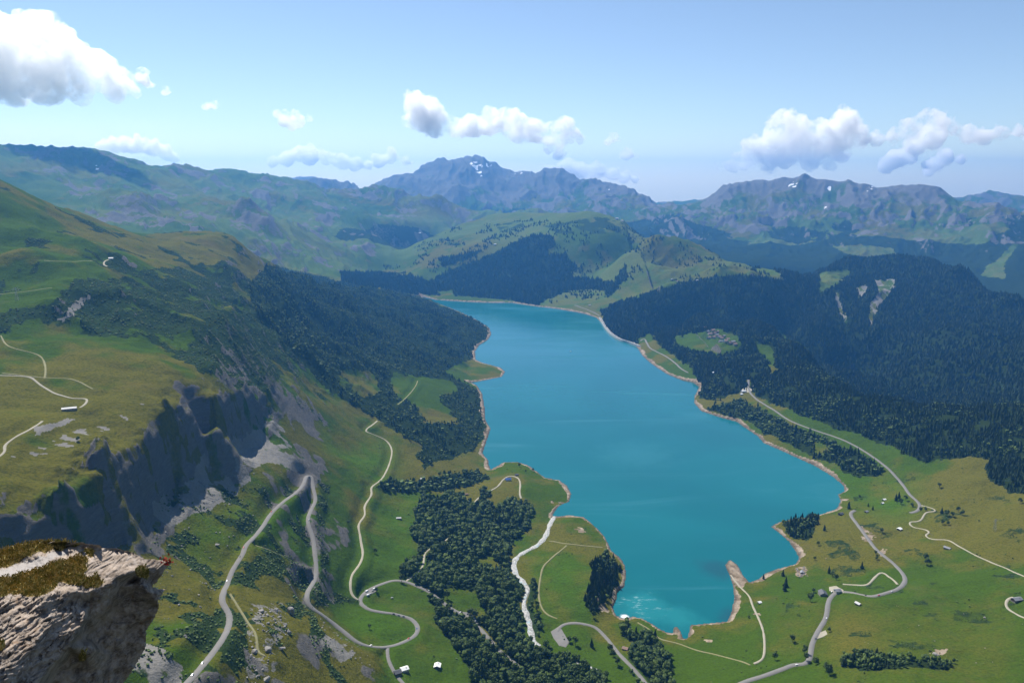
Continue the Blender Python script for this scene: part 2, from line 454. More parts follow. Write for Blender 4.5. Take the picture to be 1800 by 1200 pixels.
# spurs and gullies running down the fall line of the ranges
sx_ = TH[None, :] * np.where(R > 9500, 11500.0, 7000.0) + 90 * fbm(X, Y, 700, 3, seed=41); sy_ = R / 3.4 + 60 * fbm(X, Y, 900, 2, seed=47) + 0 * X
sx_ = sx_ + 0.35 * sy_
rg4 = ridged(sx_, sy_, 75, 2, 0.5, seed=19) - 0.42
rg3 = ridged(sx_, sy_, 190, 3, 0.5, seed=17) - 0.42
rg2 = ridged(sx_, sy_, 560, 3, 0.5, seed=13) - 0.42
meadow = 13 * fbm(X, Y, 330, 3, 0.5, seed=20) + 2.2 * fbm(X, Y, 60, 3, 0.5, seed=25)
steep_poly = inpoly(U0, V0, [(400,470),(530,480),(735,520),(860,580),(830,650),(720,640),(640,700),(560,700),(480,690),(430,640),(380,560)]) & (R > 1800) & (R < 5200)
scarp = inpoly(U0, V0, [(60,560),(90,500),(150,485),(260,480),(420,490),(450,560),(470,660),(400,680),(300,620),(150,580)]) & (R > 1300) & (R < 3000)
gul = blur(blur(steep_poly.astype(float), 8, 0), 8, 1) + 0.6 * blur(blur(scarp.astype(float), 8, 0), 8, 1)
gl = ridged(wx * 0.75 + wy * 0.5, wy * 0.45 - wx * 0.2, 210, 5, 0.55, seed=31) - 0.4
rightdome = (smooth(3000, 3500, R) * (1 - smooth(6200, 6800, R))) * (X > 900)
nz = (1 - mount) * meadow + mount * (170 * rg * (0.3 + 0.7 * far) + (88 * rg2 + 40 * rg3 + 14 * rg4) * (1 - 0.45 * smooth(10400, 10900, R) * (X > 2200)))
nz = nz + np.clip(gul, 0, 1) * 62 * gl + rightdome * 110 * (ridged(wx, wy, 900, 5, 0.5, seed=51) - 0.42)
cs = ridged(X * 1.0, Y * 1.0, 85, 4, 0.55, seed=61) - 0.4
nz = nz + cm * 20 * cs
RIB = np.zeros_like(X)
for (u0_, v0_, r0_), (u1_, v1_, r1_), h_, w_ in (((176,800,1128),(238,948,1072),34,17), ((296,716,1350),(318,850,1300),26,16), ((376,704,1470),(392,792,1470),24,15), ((108,888,1030),(150,985,1000),24,15), ((430,690,1625),(440,780,1610),22,14)):
    a0_, a1_ = float(ray(u0_, v0_)[0]), float(ray(u1_, v1_)[0])
    p0_ = np.array([r0_ * math.sin(a0_), r0_ * math.cos(a0_)]); p1_ = np.array([r1_ * math.sin(a1_), r1_ * math.cos(a1_)]); e_ = p1_ - p0_
    t_ = np.clip(((X - p0_[0]) * e_[0] + (Y - p0_[1]) * e_[1]) / (e_ @ e_), 0, 1)
    d_ = np.hypot(X - p0_[0] - t_ * e_[0], Y - p0_[1] - t_ * e_[1]) * (1 + 0.3 * fbm(X, Y, 45, 2, seed=67))
    k_ = np.exp(-(d_ / w_) ** 2) * np.where(t_ <= 0, 0.5, 1); RIB = np.maximum(RIB, k_); nz = nz + h_ * k_ * (1 - 0.4 * t_)
sidem = np.clip(smooth(1380, 1500, U0) * (R < 2300) + smooth(520, 400, U0) * (R < 2300), 0, 1)
upl = smooth(1800, 2200, R) * (1 - smooth(3200, 3700, R)) * smooth(560, 440, U0)
nz = nz + upl * (13 * fbm(X, Y, 230, 4, 0.5, seed=33) + 16 * (ridged(X + 0.4 * Y, 0.6 * Y, 300, 4, 0.5, seed=37) - 0.45))
for u_, r_, h_, w_ in ((362, 3230, 34, 230), (150, 2450, 22, 200), (255, 2700, 16, 160)):
    a_ = float(ray(u_, 420)[0]); nz = nz + h_ * np.exp(-((X - r_ * math.sin(a_)) ** 2 + (Y - r_ * math.cos(a_)) ** 2) / (w_ * w_))
nz = nz + sidem * (1 - cm) * (6.5 * fbm(X, Y, 150, 3, 0.5, seed=27) + 3.5 * (ridged(X, Y, 260, 2, 0.5, seed=29) - 0.5))
nz = nz * smooth(20, 200, R)
shore = smooth(0, 130, np.abs(LD))
nz = nz * (0.06 + 0.94 * shore)
for u_, r_, h_, w_ in ((440, 5950, 130, 230), (462, 5750, 60, 160), (213, 5850, 105, 240), (235, 5650, 70, 170), (285, 6050, 80, 190), (262, 5900, 50, 120), (515, 8800, 70, 260)):
    a_ = float(ray(u_, 370)[0]); dd = np.hypot(X - r_ * math.sin(a_), Y - r_ * math.cos(a_)) / w_
    nz = nz + h_ * np.clip(1 - dd * (1 + 0.35 * rg3), 0, 1) ** 1.2
Z = Z + nz
zt = Z + 9 * fbm(X, Y, 120, 2, seed=65); st_ = zt / 24.0; st_ = (np.floor(st_) + smooth(0.25, 0.75, st_ - np.floor(st_))) * 24.0
Z = Z + cm * 0.40 * (st_ - zt)
# shore and bed
ld = LD + 2.5 * fbm(X, Y, 45, 2, seed=70)
inside = LD < 0
Zin = -0.4 + np.maximum(LD * 0.22, -25)
near = (LD >= 0) & (LD < 200)
Z = np.where(near, np.maximum(Z, np.minimum(0.3 + 0.16 * LD, 9)), Z)
Z = np.where(inside, Zin, Z)

# column-wise running horizon, used to find what a pixel sees
def refresh():
    global T, TMAX
    T = (Z - CAM_H) / R
    TMAX = np.maximum.accumulate(T, axis=0)
refresh()

def ground(u, v):
    """pixel -> the terrain point seen there"""
    a, s = ray(u, v)
    a = np.atleast_1d(a); s = np.atleast_1d(s)
    c = np.clip((a - TH[0]) / (TH[1] - TH[0]), 0, NC - 1.001)
    ci = np.rint(c).astype(int)
    out = np.zeros((len(a), 3))
    for k in range(len(a)):
        col = TMAX[:, ci[k]]
        i = int(np.searchsorted(col, s[k]))
        i = min(max(i, 1), NR - 1)
        t0, t1 = T[i - 1, ci[k]], T[i, ci[k]]
        f = 0.5 if abs(t1 - t0) < 1e-12 else np.clip((s[k] - t0) / (t1 - t0), 0, 1)
        r = math.exp(S[i - 1] + f * (S[i] - S[i - 1]))
        out[k] = (r * math.sin(a[k]), r * math.cos(a[k]), CAM_H + s[k] * r)
    return out

def hz(x, y):
    """terrain height at a ground point"""
    x = np.asarray(x, float); y = np.asarray(y, float)
    c = np.clip((np.arctan2(x, y) - TH[0]) / (TH[1] - TH[0]), 0, NC - 1.001)
    s = np.log(np.hypot(x, y))
    i = np.clip(np.searchsorted(S, s) - 1, 0, NR - 2)
    f = np.clip((s - S[i]) / (S[i + 1] - S[i]), 0, 1)
    j = c.astype(int); g = c - j
    return (Z[i, j] * (1 - f) * (1 - g) + Z[i + 1, j] * f * (1 - g) + Z[i, j + 1] * (1 - f) * g + Z[i + 1, j + 1] * f * g)

def samp(A, x, y):
    """nearest grid value"""
    c = np.clip(np.rint((np.arctan2(x, y) - TH[0]) / (TH[1] - TH[0])).astype(int), 0, NC - 1)
    i = np.clip(np.searchsorted(S, np.log(np.hypot(x, y))), 0, NR - 1)
    return A[i, c]

# ================================================================ ROADS (traced, then laid on the ground)
def crom(pts, step=3.0):
    p = np.array(pts, float)
    p = np.vstack([2 * p[0] - p[1], p, 2 * p[-1] - p[-2]])
    out = []
    for i in range(1, len(p) - 2):
        n = max(2, int(np.hypot(*(p[i + 1] - p[i])) / step))
        for t in np.arange(n) / n:
            a, b, c, d = p[i - 1], p[i], p[i + 1], p[i + 2]
            out.append(0.5 * ((2 * b) + (c - a) * t + (2 * a - 5 * b + 4 * c - d) * t * t + (3 * b - 3 * c + d - a) * t ** 3))
    out.append(p[-2])
    return np.array(out)

def smooth1(a, n):
    k = np.ones(2 * n + 1) / (2 * n + 1)
    return np.stack([np.convolve(np.pad(a[:, j], n, mode='edge'), k, mode='valid') for j in range(a.shape[1])], 1)

PASS = [(1110,1210),(905,1168)]
ROADS = [
 ("road", 7.0, "asphalt", "grey mountain road winding up the slope in hairpins to the pass at lower left",
  [(912,1172),(905,1165),(880,1145),(862,1125),(845,1105),(820,1085),(795,1070),(775,1055),(755,1040),(735,1030),(712,1022),(690,1020),(665,1028),(645,1038),(633,1050),(633,1059),(645,1068),(670,1075),(700,1080),
   (720,1087),(733,1097),(735,1107),(728,1118),(710,1128),(690,1134),(665,1138),(640,1132),(615,1118),(590,1100),(565,1080),(545,1062),(539,1050),(541,1037),(552,1022),(556,1000),(553,970),(550,945),(543,925),(541,910),(547,895),
   (555,880),(551,860),(548,842),(547,834),(541,832),(537,836),(535,848),(525,862),(500,880),(478,900),(468,915),(458,930),(445,945),(430,960),(428,972),(415,990),(405,1010),(400,1025),(392,1040),(390,1055),
   (398,1070),(404,1085),(400,1105),(392,1120),(375,1145),(355,1170),(335,1192),(315,1215)]),
 ("road", 7.5, "asphalt", "grey road curving past the farm buildings on the right lakeside meadow",
  [(1280,1212),(1303,1200),(1340,1188),(1390,1170),(1420,1162),(1428,1130),(1440,1105),(1452,1085),(1456,1058),(1464,1045),(1480,1040),(1502,1042),(1530,1046),(1565,1040),(1585,1030),(1592,1018),(1585,1005),(1565,985),
   (1540,965),(1525,945),(1510,925),(1500,912),(1494,901),(1506,896)]),
 ("road", 7.5, "asphalt", "pale road climbing along the forest edge above the right lake shore",
  [(1316,664),(1316,678),(1318,690),(1335,705),(1360,720),(1385,737),(1410,748),(1445,760),(1480,772),(1510,787),(1535,803),(1560,822),(1580,843),(1593,860),(1598,868),(1612,880),(1619,889),(1612,898),(1596,902)]),
 ("road", 7.5, "asphalt", "pale road leaving the dam along the wooded lake shore", [(1124,601),(1134,594),(1140,610),(1165,623),(1185,636),(1197,648),(1212,656)]),
 ("road", 7.0, "asphalt", "pale road reaching the dam from the far meadows", [(1008,536),(1030,543),(1046,550),(1056,556)]),
 ("road", 5.0, "asphalt", "short side road dropping from the bend to the white roofed house", [(681,1136),(682,1155),(690,1175),(702,1193),(714,1206)]),
 ("road", 6.5, "asphalt", "grey road leading from the gravel turning place at bottom centre", [(978,1112),(985,1100),(1005,1094),(1030,1096),(1050,1105),(1068,1123),(1085,1145),(1105,1165),(1125,1188),(1140,1206)]),
 ("dirt_track", 4.0, "gravel", "pale dirt track snaking down the meadow beside the wood to the road bend",
  [(665,738),(650,750),(641,755),(660,765),(680,775),(689,790),(686,810),(678,830),(668,845),(650,857),(655,864),(650,875),(640,890),(642,905),(630,920),(632,935),(635,955),(638,975),(630,995),(618,1010),(616,1035),(622,1050),(632,1058)]),
 ("dirt_track", 3.5, "gravel", "pale track slipping through the broadleaf wood from the road", [(712,1022),(740,1000),(745,985),(746,972),(755,965),(775,955),(800,938)]),
 ("dirt_track", 4.0, "gravel", "pale track looping around the blue roofed house", [(828,893),(836,880),(850,868),(875,855),(882,845),(893,837),(910,838),(915,850),(913,866),(917,878)]),
 ("dirt_track", 3.2, "grassy", "faint grassy track crossing the meadow beside the river", [(982,1088),(960,1078),(950,1062),(947,1040),(950,1015),(955,995),(970,980),(998,957)]),
 ("dirt_track", 3.2, "grassy", "faint grassy track running straight to the lake bay", [(962,950),(998,955),(1040,960),(1062,962)]),
 ("dirt_track", 3.6, "gravel", "pale winding track crossing the right hillside meadow",
  [(1617,888),(1634,891),(1647,896),(1638,899),(1625,901),(1622,912),(1612,917),(1597,917),(1600,923),(1608,928),(1630,930),(1636,935),(1625,940),(1630,945),(1645,948),(1665,948),(1690,962),(1720,978),(1760,995),(1790,1008),(1830,1026)]),
 ("dirt_track", 4.0, "gravel", "pale track looping over the knoll inside the road bend", [(1478,1027),(1500,1028),(1525,1026),(1540,1012),(1552,1006),(1565,1015),(1580,1027)]),
 ("dirt_track", 3.5, "gravel", "sandy footpath running up from the bare spit in the lake", [(1283,1008),(1300,1030),(1318,1048),(1322,1062),(1333,1085),(1342,1110),(1344,1140),(1340,1158),(1322,1167)]),
 ("dirt_track", 2.6, "grassy", "faint path along the near end of the lake", [(1118,1092),(1142,1106),(1160,1122),(1190,1130),(1215,1139),(1235,1145),(1270,1153),(1322,1167)]),
 ("dirt_track", 4.0, "gravel", "pale track bending around the grey roofed house at the right edge", [(1830,1095),(1800,1085),(1785,1078),(1770,1070),(1768,1058),(1775,1049),(1785,1048)]),
 ("dirt_track", 3.2, "gravel", "white track crossing the high plateau to the long shed", [(-40,658),(0,660),(30,661),(55,663),(75,680),(100,692),(125,700),(154,701),(148,712),(137,718)]),
 ("dirt_track", 3.0, "gravel", "white track following the outcrop on the near left plateau", [(-30,815),(0,802),(11,793),(6,783),(28,767),(65,748),(76,738)]),
 ("dirt_track", 2.5, "grassy", "faint path dropping across the left plateau meadow", [(0,585),(10,605),(35,615),(70,625),(80,645),(78,668)]),
 ("dirt_track", 2.5, "grassy", "faint path beside a streamlet on the left plateau", [(0,655),(60,662),(100,664),(140,670),(155,680),(166,687)]),
 ("dirt_track", 4.0, "grassy", "grey track under the shrubby slope at the left edge", [(-40,520),(0,517),(40,513),(95,505)]),
 ("dirt_track", 4.0, "grassy", "faint track across the upper left pasture", [(75,457),(110,460),(165,458)]),
 ("dirt_track", 4.0, "gravel", "pale track hooking around the small knoll on the left ridge", [(197,454),(184,458),(180,465),(192,471)]),
 ("dirt_track", 2.6, "grassy", "footpath cutting between the two arms of the pass road", [(445,953),(500,978),(547,1003)]),
 ("dirt_track", 2.6, "grassy", "footpath wandering through the boulder field", [(403,1040),(418,1065),(432,1088),(448,1110),(452,1130),(453,1143),(470,1158)]),
 ("dirt_track", 3.0, "grassy", "pale path through the clearing on the wooded left shore", [(735,667),(730,680),(720,692),(707,705),(697,712)]),
 ("river", 9.5, "riverbed", "white stony river running through the wood into the lake",
  [(976,905),(970,914),(965,924),(960,940),(945,957),(920,970),(906,981),(903,995),(908,1010),(920,1022),(928,1035),(921,1055),(923,1075),(930,1090),(933,1110),(940,1128),(950,1136)]),
 ("river", 5.0, "riverbed", "thin pale streambed between the trees at bottom centre", [(985,1147),(1010,1160),(1030,1168),(1052,1177)]),
]
ROAD_D = np.full((NR, NC), 99.0)
paths = []
for name, w, mk, label, px_ in ROADS:
    pts = crom(px_)
    g = ground(pts[:, 0], pts[:, 1])
    seg = np.hypot(*np.diff(g[:, :2], axis=0).T)
    cut = [0] + [i + 1 for i in np.nonzero(seg > 120)[0]] + [len(g)]
    for a, b in zip(cut[:-1], cut[1:]):
        if b - a < 5: continue
        q = smooth1(g[a:b], 2)
        d = np.concatenate([[0], np.cumsum(np.hypot(*np.diff(q[:, :2], axis=0).T))])
        n = max(4, int(d[-1] / 4.5))
        t = np.linspace(0, d[-1], n)
        q = np.stack([np.interp(t, d, q[:, j]) for j in range(3)], 1)
        q[:, 2] = hz(q[:, 0], q[:, 1])
        q = np.concatenate([smooth1(q[:, :2], 1), smooth1(q[:, 2:], 5)], 1)
        if name == "river": q[:, 2] -= 1.0
        if mk == "asphalt": q[:, 2] = np.maximum(q[:, 2], 4)
        q[:, 2] = np.maximum(q[:, 2], 0.15)
        paths.append((name, w, mk, label, q))
acc = np.zeros((NR, NC)); wsum = np.zeros((NR, NC))
DTH = TH[1] - TH[0]
for name, w, mk, label, q in paths:
    reach = w / 2 + 26
    for x, y, z in q[::1]:
        r = math.hypot(x, y); c = (math.atan2(x, y) - TH[0]) / DTH
        dc = int(reach / (r * DTH)) + 1
        i0 = np.searchsorted(S, math.log(r - reach)); i1 = np.searchsorted(S, math.log(r + reach)) + 1
        j0, j1 = max(0, int(c) - dc), min(NC, int(c) + dc + 2)
        if j1 <= j0: continue
        d = np.hypot(X[i0:i1, j0:j1] - x, Y[i0:i1, j0:j1] - y)
        k = (d < reach) / (d * d + 2.0) ** 3
        acc[i0:i1, j0:j1] += k * z; wsum[i0:i1, j0:j1] += k
        e = np.maximum(d - w / 2, 0)
        np.minimum(ROAD_D[i0:i1, j0:j1], e, out=ROAD_D[i0:i1, j0:j1])
m = wsum > 1e-12
bl = np.where(m, 1 - smooth(1.0, 24, ROAD_D), 0)
bl = np.where(LD < 1, 0, bl)
Z_RAW = Z.copy()
Z = Z * (1 - bl) + np.where(m, acc / np.maximum(wsum, 1e-12) - 0.25, 0) * bl
refresh()

# ================================================================ LAND COVER
U, V = project(X, Y, Z)
jit = np.clip(R / 2500, 0.35, 1.0)
JU = U + (7 * noise(X / 60, Y / 60, 80) + 4 * noise(X / 21, Y / 21, 81)) * np.clip(2200 / R, 0.35, 1.3)
JV = V + (5 * noise(X / 60, Y / 60, 82) + 3 * noise(X / 21, Y / 21, 83)) * np.clip(2200 / R, 0.35, 1.3)
def area(poly, r0=0, r1=1e9):
    return inpoly(JU, JV, poly) & (R > r0) & (R < r1)
VIS = T + 25.0 / R >= TMAX          # seen from here, or up to about a tree height behind a crest

F_valley = area([(740,870),(760,876),(800,868),(830,880),(845,868),(856,860),(850,882),(870,897),(895,882),(930,884),(935,897),(930,930),(905,955),(893,975),(898,1002),(915,1030),(917,1058),(926,1100),(936,1135),(965,1147),(1000,1162),
   (1060,1185),(1075,1230),(860,1230),(830,1190),(815,1160),(790,1130),(775,1100),(760,1060),(750,1042),(715,1018),(704,1008),(725,985),(740,965),(725,950),(730,925),(728,905)], 700, 2300)
F_valley &= ~area([(778,1033),(800,1030),(832,1038),(848,1065),(858,1095),(830,1086),(800,1066),(782,1055)])
F_valley &= ~area([(830,985),(860,980),(885,995),(870,1000),(845,997)])
F_left = area([(470,466),(560,485),(620,500),(700,512),(740,522),(780,540),(820,556),(858,572),(866,586),(852,602),(838,617),(833,632),(800,640),(780,655),(820,674),(846,690),(852,720),(860,752),(848,772),(832,792),(805,802),(745,822),(733,805),
   (737,778),(700,760),(640,722),(605,702),(575,690),(545,652),(520,620),(490,590),(460,560),(440,530),(440,500),(455,480)], 1700, 5400)
F_left &= ~area([(690,655),(740,662),(795,668),(805,688),(770,700),(792,722),(810,742),(750,742),(718,702),(690,692)])
F_left &= ~area([(600,650),(650,650),(670,690),(640,700),(600,680)])
F_right = area([(1122,603),(1160,586),(1300,564),(1370,576),(1400,603),(1450,638),(1510,685),(1580,688),(1800,703),(1950,712),(2200,715),(2200,900),(1900,880),(1800,868),(1770,860),(1742,850),(1733,825),(1742,803),(1700,803),(1650,806),(1630,815),
   (1606,806),(1568,786),(1520,768),(1470,752),(1420,733),(1370,713),(1335,697),(1312,688),(1270,700),(1236,703),(1224,690),(1232,675),(1220,668),(1200,655),(1160,635)], 1600, 4300)
F_right &= ~area([(1186,590),(1215,585),(1238,576),(1262,578),(1298,592),(1304,606),(1288,618),(1262,624),(1222,618),(1192,606)])
F_right &= ~area([(1328,600),(1345,604),(1360,620),(1366,655),(1355,665),(1352,640),(1335,620)])
F_shore = area([(1240,717),(1300,700),(1330,717),(1380,742),(1440,767),(1500,792),(1545,817),(1550,832),(1530,837),(1490,832),(1462,815),(1400,788),(1345,762),(1320,745),(1270,727)], 1500, 3300)
F_shore &= ~area([(1425,780),(1450,778),(1460,795),(1435,800)])
F_gorge = area([(1056,548),(1075,536),(1110,526),(1150,512),(1200,497),(1230,489),(1300,483),(1340,487),(1437,500),(1440,520),(1455,560),(1500,690),(1480,668),(1400,610),(1370,582),(1300,572),(1180,592),(1125,606),(1090,598),(1065,575)], 3600, 5300)
F_dome = area([(1430,505),(1440,466),(1480,450),(1540,444),(1650,450),(1750,490),(1900,555),(2300,590),(2300,740),(1900,720),(1500,700),(1450,560)], 3100, 6600)
F_dome &= ~area([(1437,480),(1470,474),(1494,475),(1490,486),(1465,505),(1438,513)])
SCAR = area([(1467,512),(1475,515),(1480,540),(1490,560),(1488,568),(1478,555),(1470,535)]) | area([(1538,492),(1555,495),(1562,488),(1575,490),(1572,505),(1562,520),(1548,535),(1538,555),(1532,574),(1526,560),(1530,535),(1542,515)]) | area([(1505,505),(1525,500),(1522,515),(1510,525)])
SCAR &= (R > 3300) & (R < 6500)
F_dome &= ~SCAR
F_crest = area([(1315,448),(1360,455),(1400,468),(1440,478),(1440,508),(1400,498),(1380,492),(1368,480),(1350,465)], 4500, 5700)
F_mid = area([(600,478),(690,482),(730,485),(755,495),(800,470),(860,450),(900,428),(940,412),(972,415),(975,432),(955,446),(992,446),(1003,460),(1022,470),(1000,480),(1010,488),(1080,495),(1098,462),(1104,490),(1080,512),(1070,524),(1060,510),(1000,510),
   (960,528),(940,540),(900,527),(800,520),(735,518),(650,505),(600,495)], 4800, 6600)
F_mid &= ~area([(768,512),(795,510),(800,524),(775,526)])
F_mid |= area([(770,455),(850,440),(830,452),(780,470)], 5000, 6600)
F_knob = area([(1045,990),(1060,974),(1080,984),(1090,1000),(1078,1040),(1062,1065),(1040,1078),(1030,1062),(1034,1030)], 1100, 1600)
F_near = area([(1085,1090),(1100,1094),(1112,1108),(1140,1108),(1166,1135),(1180,1170),(1190,1230),(1135,1230),(1108,1170),(1103,1150),(1120,1130),(1095,1120)], 850, 1500)
F_hedge = area([(1475,1155),(1500,1150),(1540,1147),(1600,1150),(1640,1158),(1672,1168),(1670,1178),(1600,1174),(1520,1174),(1478,1172)], 800, 1500)
F_cape = area([(1370,920),(1400,910),(1440,901),(1432,930),(1412,948),(1395,946)], 1400, 2200)
F_strip = area([(655,852),(740,846),(790,832),(850,828),(857,842),(810,858),(740,866),(680,864)], 1500, 2300)
F_strip |= area([(845,862),(856,860),(862,870),(848,885),(838,885)], 1400, 2200)
F_bank = area([(895,975),(903,980),(900,1000),(925,1030),(940,1020),(945,1010),(950,1030),(936,1042),(940,1075),(955,1100),(950,1120),(935,1115),(926,1060)], 900, 1800)
F_gully = area([(425,990),(470,958),(520,978),(548,1008),(556,1048),(530,1040),(490,1010),(440,1012)], 900, 1500) | area([(552,845),(577,850),(572,900),(578,960),(570,1040),(632,1052),(625,1068),(548,1062),(560,1000),(562,950),(556,900)], 1000, 1800)
F_gully |= area([(365,1210),(400,1125),(418,1075),(440,1105),(432,1210)], 700, 1100) | area([(535,1065),(548,1062),(565,1110),(580,1160),(620,1200),(600,1210),(560,1150),(545,1110)], 700, 1200)
FOREST = F_valley | F_left | F_right | F_shore | F_gorge | F_dome | F_crest | F_mid | F_knob | F_near | F_hedge | F_cape | F_strip
FOREST &= ~area([(1120,598),(1142,586),(1165,612),(1218,648),(1224,668),(1200,668),(1130,626)])
FOREST &= (LD > 9) & (ROAD_D > 3.5)
F_far = (R > 6800) & (R < 12500) & (Z < 300 + 190 * fbm(X, Y, 1500, 3, seed=90)) & (X > -2000)
F_far &= ~area([(1460,432),(1510,430),(1570,437),(1575,448),(1500,452)]) & ~area([(1725,485),(1735,465),(1750,460),(1778,430),(1790,430),(1765,465),(1768,490)])
SHRUBZ = area([(-20,555),(40,545),(100,525),(130,492),(220,488),(260,474),(330,468),(400,480),(440,500),(470,545),(510,600),(545,645),(500,655),(470,690),(440,695),(400,672),(350,652),(300,620),(250,592),(180,592),(100,582),(0,590)], 1300, 3300)
shr_n = fbm(X, Y, 130, 4, 0.6, seed=95)
SHRUB = np.where(SHRUBZ, smooth(-0.62, -0.2, shr_n), 0.0)
SHRUB = np.maximum(SHRUB, 0.75 * (area([(870,395),(915,388),(920,398),(880,408)], 5500, 7600) | area([(955,398),(1050,380),(1095,392),(1112,408),(1060,412),(980,410)], 5500, 7600)) * smooth(-0.5, 0.0, fbm(X, Y, 150, 3, seed=96)))  # dark patches near the far hill's crest, ground colour only, nothing planted
SHRUB = np.maximum(SHRUB, np.where(inpoly(U, V, [(280,860),(420,860),(540,850),(560,1060),(440,1200),(230,1200)]) & (R < 1900), smooth(0.05, 0.38, fbm(X, Y, 70, 4, 0.65, seed=97)), 0))
SHRUB = np.maximum(SHRUB, np.where((R > 1900) & (R < 4000) & (U < 620) & ~FOREST, 0.85 * smooth(0.28, 0.55, fbm(X, Y, 180, 4, 0.6, seed=98)), 0))
SHRUB = np.maximum(SHRUB, np.where((R < 2200) & (U > 1380) & (LD > 30), 0.55 * smooth(0.45, 0.75, fbm(X, Y, 110, 4, 0.65, seed=94)), 0))
SHRUB = np.maximum(SHRUB, F_gully * smooth(-0.5, -0.1, fbm(X, Y, 60, 3, seed=99)))
SHRUB = np.maximum(SHRUB, F_bank * 0.8)
# slope -> rock
dZr = np.gradient(Z_RAW, axis=0) / np.gradient(np.broadcast_to(R, Z.shape), axis=0)
dZc = np.gradient(Z_RAW, axis=1) / (R * DTH)
SLOPE = np.hypot(dZr, dZc)
rn = fbm(X, Y, 90, 4, 0.6, seed=101)
rnf = fbm(X, Y, 500, 5, 0.6, seed=104)
ROCK = smooth(0.95, 1.35, SLOPE + 0.25 * rn) * (R < 5200) * (R > 700)
ROCK = np.maximum(ROCK, mount * np.clip(smooth(0.5, 1.05, SLOPE + 0.55 * rnf) * 0.75 + 0.8 * smooth(500, 950, Z + 350 * rnf) * (R > 10000), 0, 1))
outc = area([(185,350),(215,338),(245,350),(270,375),(300,385),(280,405),(240,395),(200,385)], 4500, 8000) | area([(395,398),(440,372),(480,400),(470,415),(430,410)], 4500, 7000) | area([(265,345),(300,335),(315,350),(290,362)], 5000, 8000) | area([(505,325),(530,335),(520,345)], 6000, 9500)
ROCK = np.maximum(ROCK, blur(blur(outc.astype(float), 2, 0), 2, 1) * smooth(-0.4, 0.3, rn))
ROCK = np.maximum(ROCK, np.clip(midl * 1.2, 0, 1) * smooth(0.30, 0.55, fbm(X, Y, 330, 4, 0.6, seed=106) + 0.55 * (SLOPE - 0.55)))
ROCK = np.maximum(ROCK, 0.9 * cm * smooth(0.7, 1.1, SLOPE))
ledge = cm * smooth(0.12, 0.4, fbm(X, Y, 55, 4, 0.65, seed=114) + 0.35 * fbm(Z / 1.0, X * 0, 18, 2, seed=115))
ROCK = ROCK * (1 - 0.85 * ledge) * (1 - 0.6 * RIB)
SCREE = np.where(area([(375,785),(440,765),(478,738),(510,775),(548,822),(520,828),(480,815),(440,820),(440,850),(400,880),(340,905),(300,925),(265,905),(268,885),(330,840)], 900, 2000), smooth(-0.8, -0.15, fbm(X, Y, 80, 4, 0.65, seed=107)), 0)
SCREE = np.maximum(SCREE, np.where(area([(225,1150),(255,1130),(285,1140),(325,1175),(315,1215),(225,1215)], 600, 1000), smooth(-0.5, 0.1, rn), 0))
SCREE = np.maximum(SCREE, 0.9 * np.where(area([(100,560),(130,535),(155,515),(160,520),(140,545),(115,565)], 1300, 2600), 1, 0))
SCREE = np.maximum(SCREE, np.where(area([(60,752),(110,738),(128,741),(100,752),(60,765)], 900, 1800), 1.0, 0))
SCREE = np.maximum(SCREE, np.where(area([(20,800),(60,785),(180,745),(250,700),(260,706),(180,765),(60,810)], 900, 1800), smooth(0.15, 0.4, fbm(X / 2.5 + Y / 8, Y, 18, 3, 0.6, seed=108)), 0))
SCREE = np.maximum(SCREE, np.where(area([(570,1100),(620,1150),(600,1165),(560,1130)], 700, 1300), smooth(0.0, 0.3, rn), 0))
SCREE = np.maximum(SCREE, np.where(area([(430,1060),(500,1060),(515,1110),(490,1150),(470,1215),(440,1215),(440,1120)], 700, 1300), 0.7 * smooth(0.05, 0.35, fbm(X, Y, 14, 3, 0.6, seed=109)), 0))
SCAR = SCAR & (fbm(X / 1.0, Y / 3.0, 60, 4, 0.6, seed=113) > -0.22)
SCREE = np.maximum(SCREE, SCAR * 0.75)
SCREE = np.maximum(SCREE, 0.55 * (1 - smooth(0.3, 3.0, ROAD_D)))
ROCK = np.where(FOREST, ROCK * 0.3, ROCK)
ROCK = ROCK * (1 - 0.55 * np.clip(gul, 0, 1))
ROCK = np.clip(ROCK + 0.5 * smooth(8500, 10500, R) * smooth(150, 650, Z + 250 * rnf), 0, 1)
bandw = 7.5 + 10 * fbm(X, Y, 85, 4, 0.6, seed=110) + np.clip((R - 1500) / 250, 0, 7)
SAND = np.where((LD < 60) & (LD > -40), 1 - smooth(bandw * 0.8, bandw, LD), 0)
SAND = np.maximum(SAND, inpoly(JU, JV, [(1274,985),(1300,985),(1320,1020),(1295,1040),(1283,1010)]) * (LD > 0) * (LD < 60) * 0.9)
for p in [[(1513,922),(1535,944),(1530,956),(1512,934)], [(1545,958),(1563,970),(1556,980),(1546,968)], [(1636,1142),(1660,1140),(1656,1156),(1634,1154)], [(1395,998),(1420,996),(1426,1014),(1404,1018)]]:
    SAND = np.maximum(SAND, area(p) * smooth(-0.4, 0.1, fbm(X, Y, 16, 3, seed=112)))
SNOW = np.zeros_like(X)
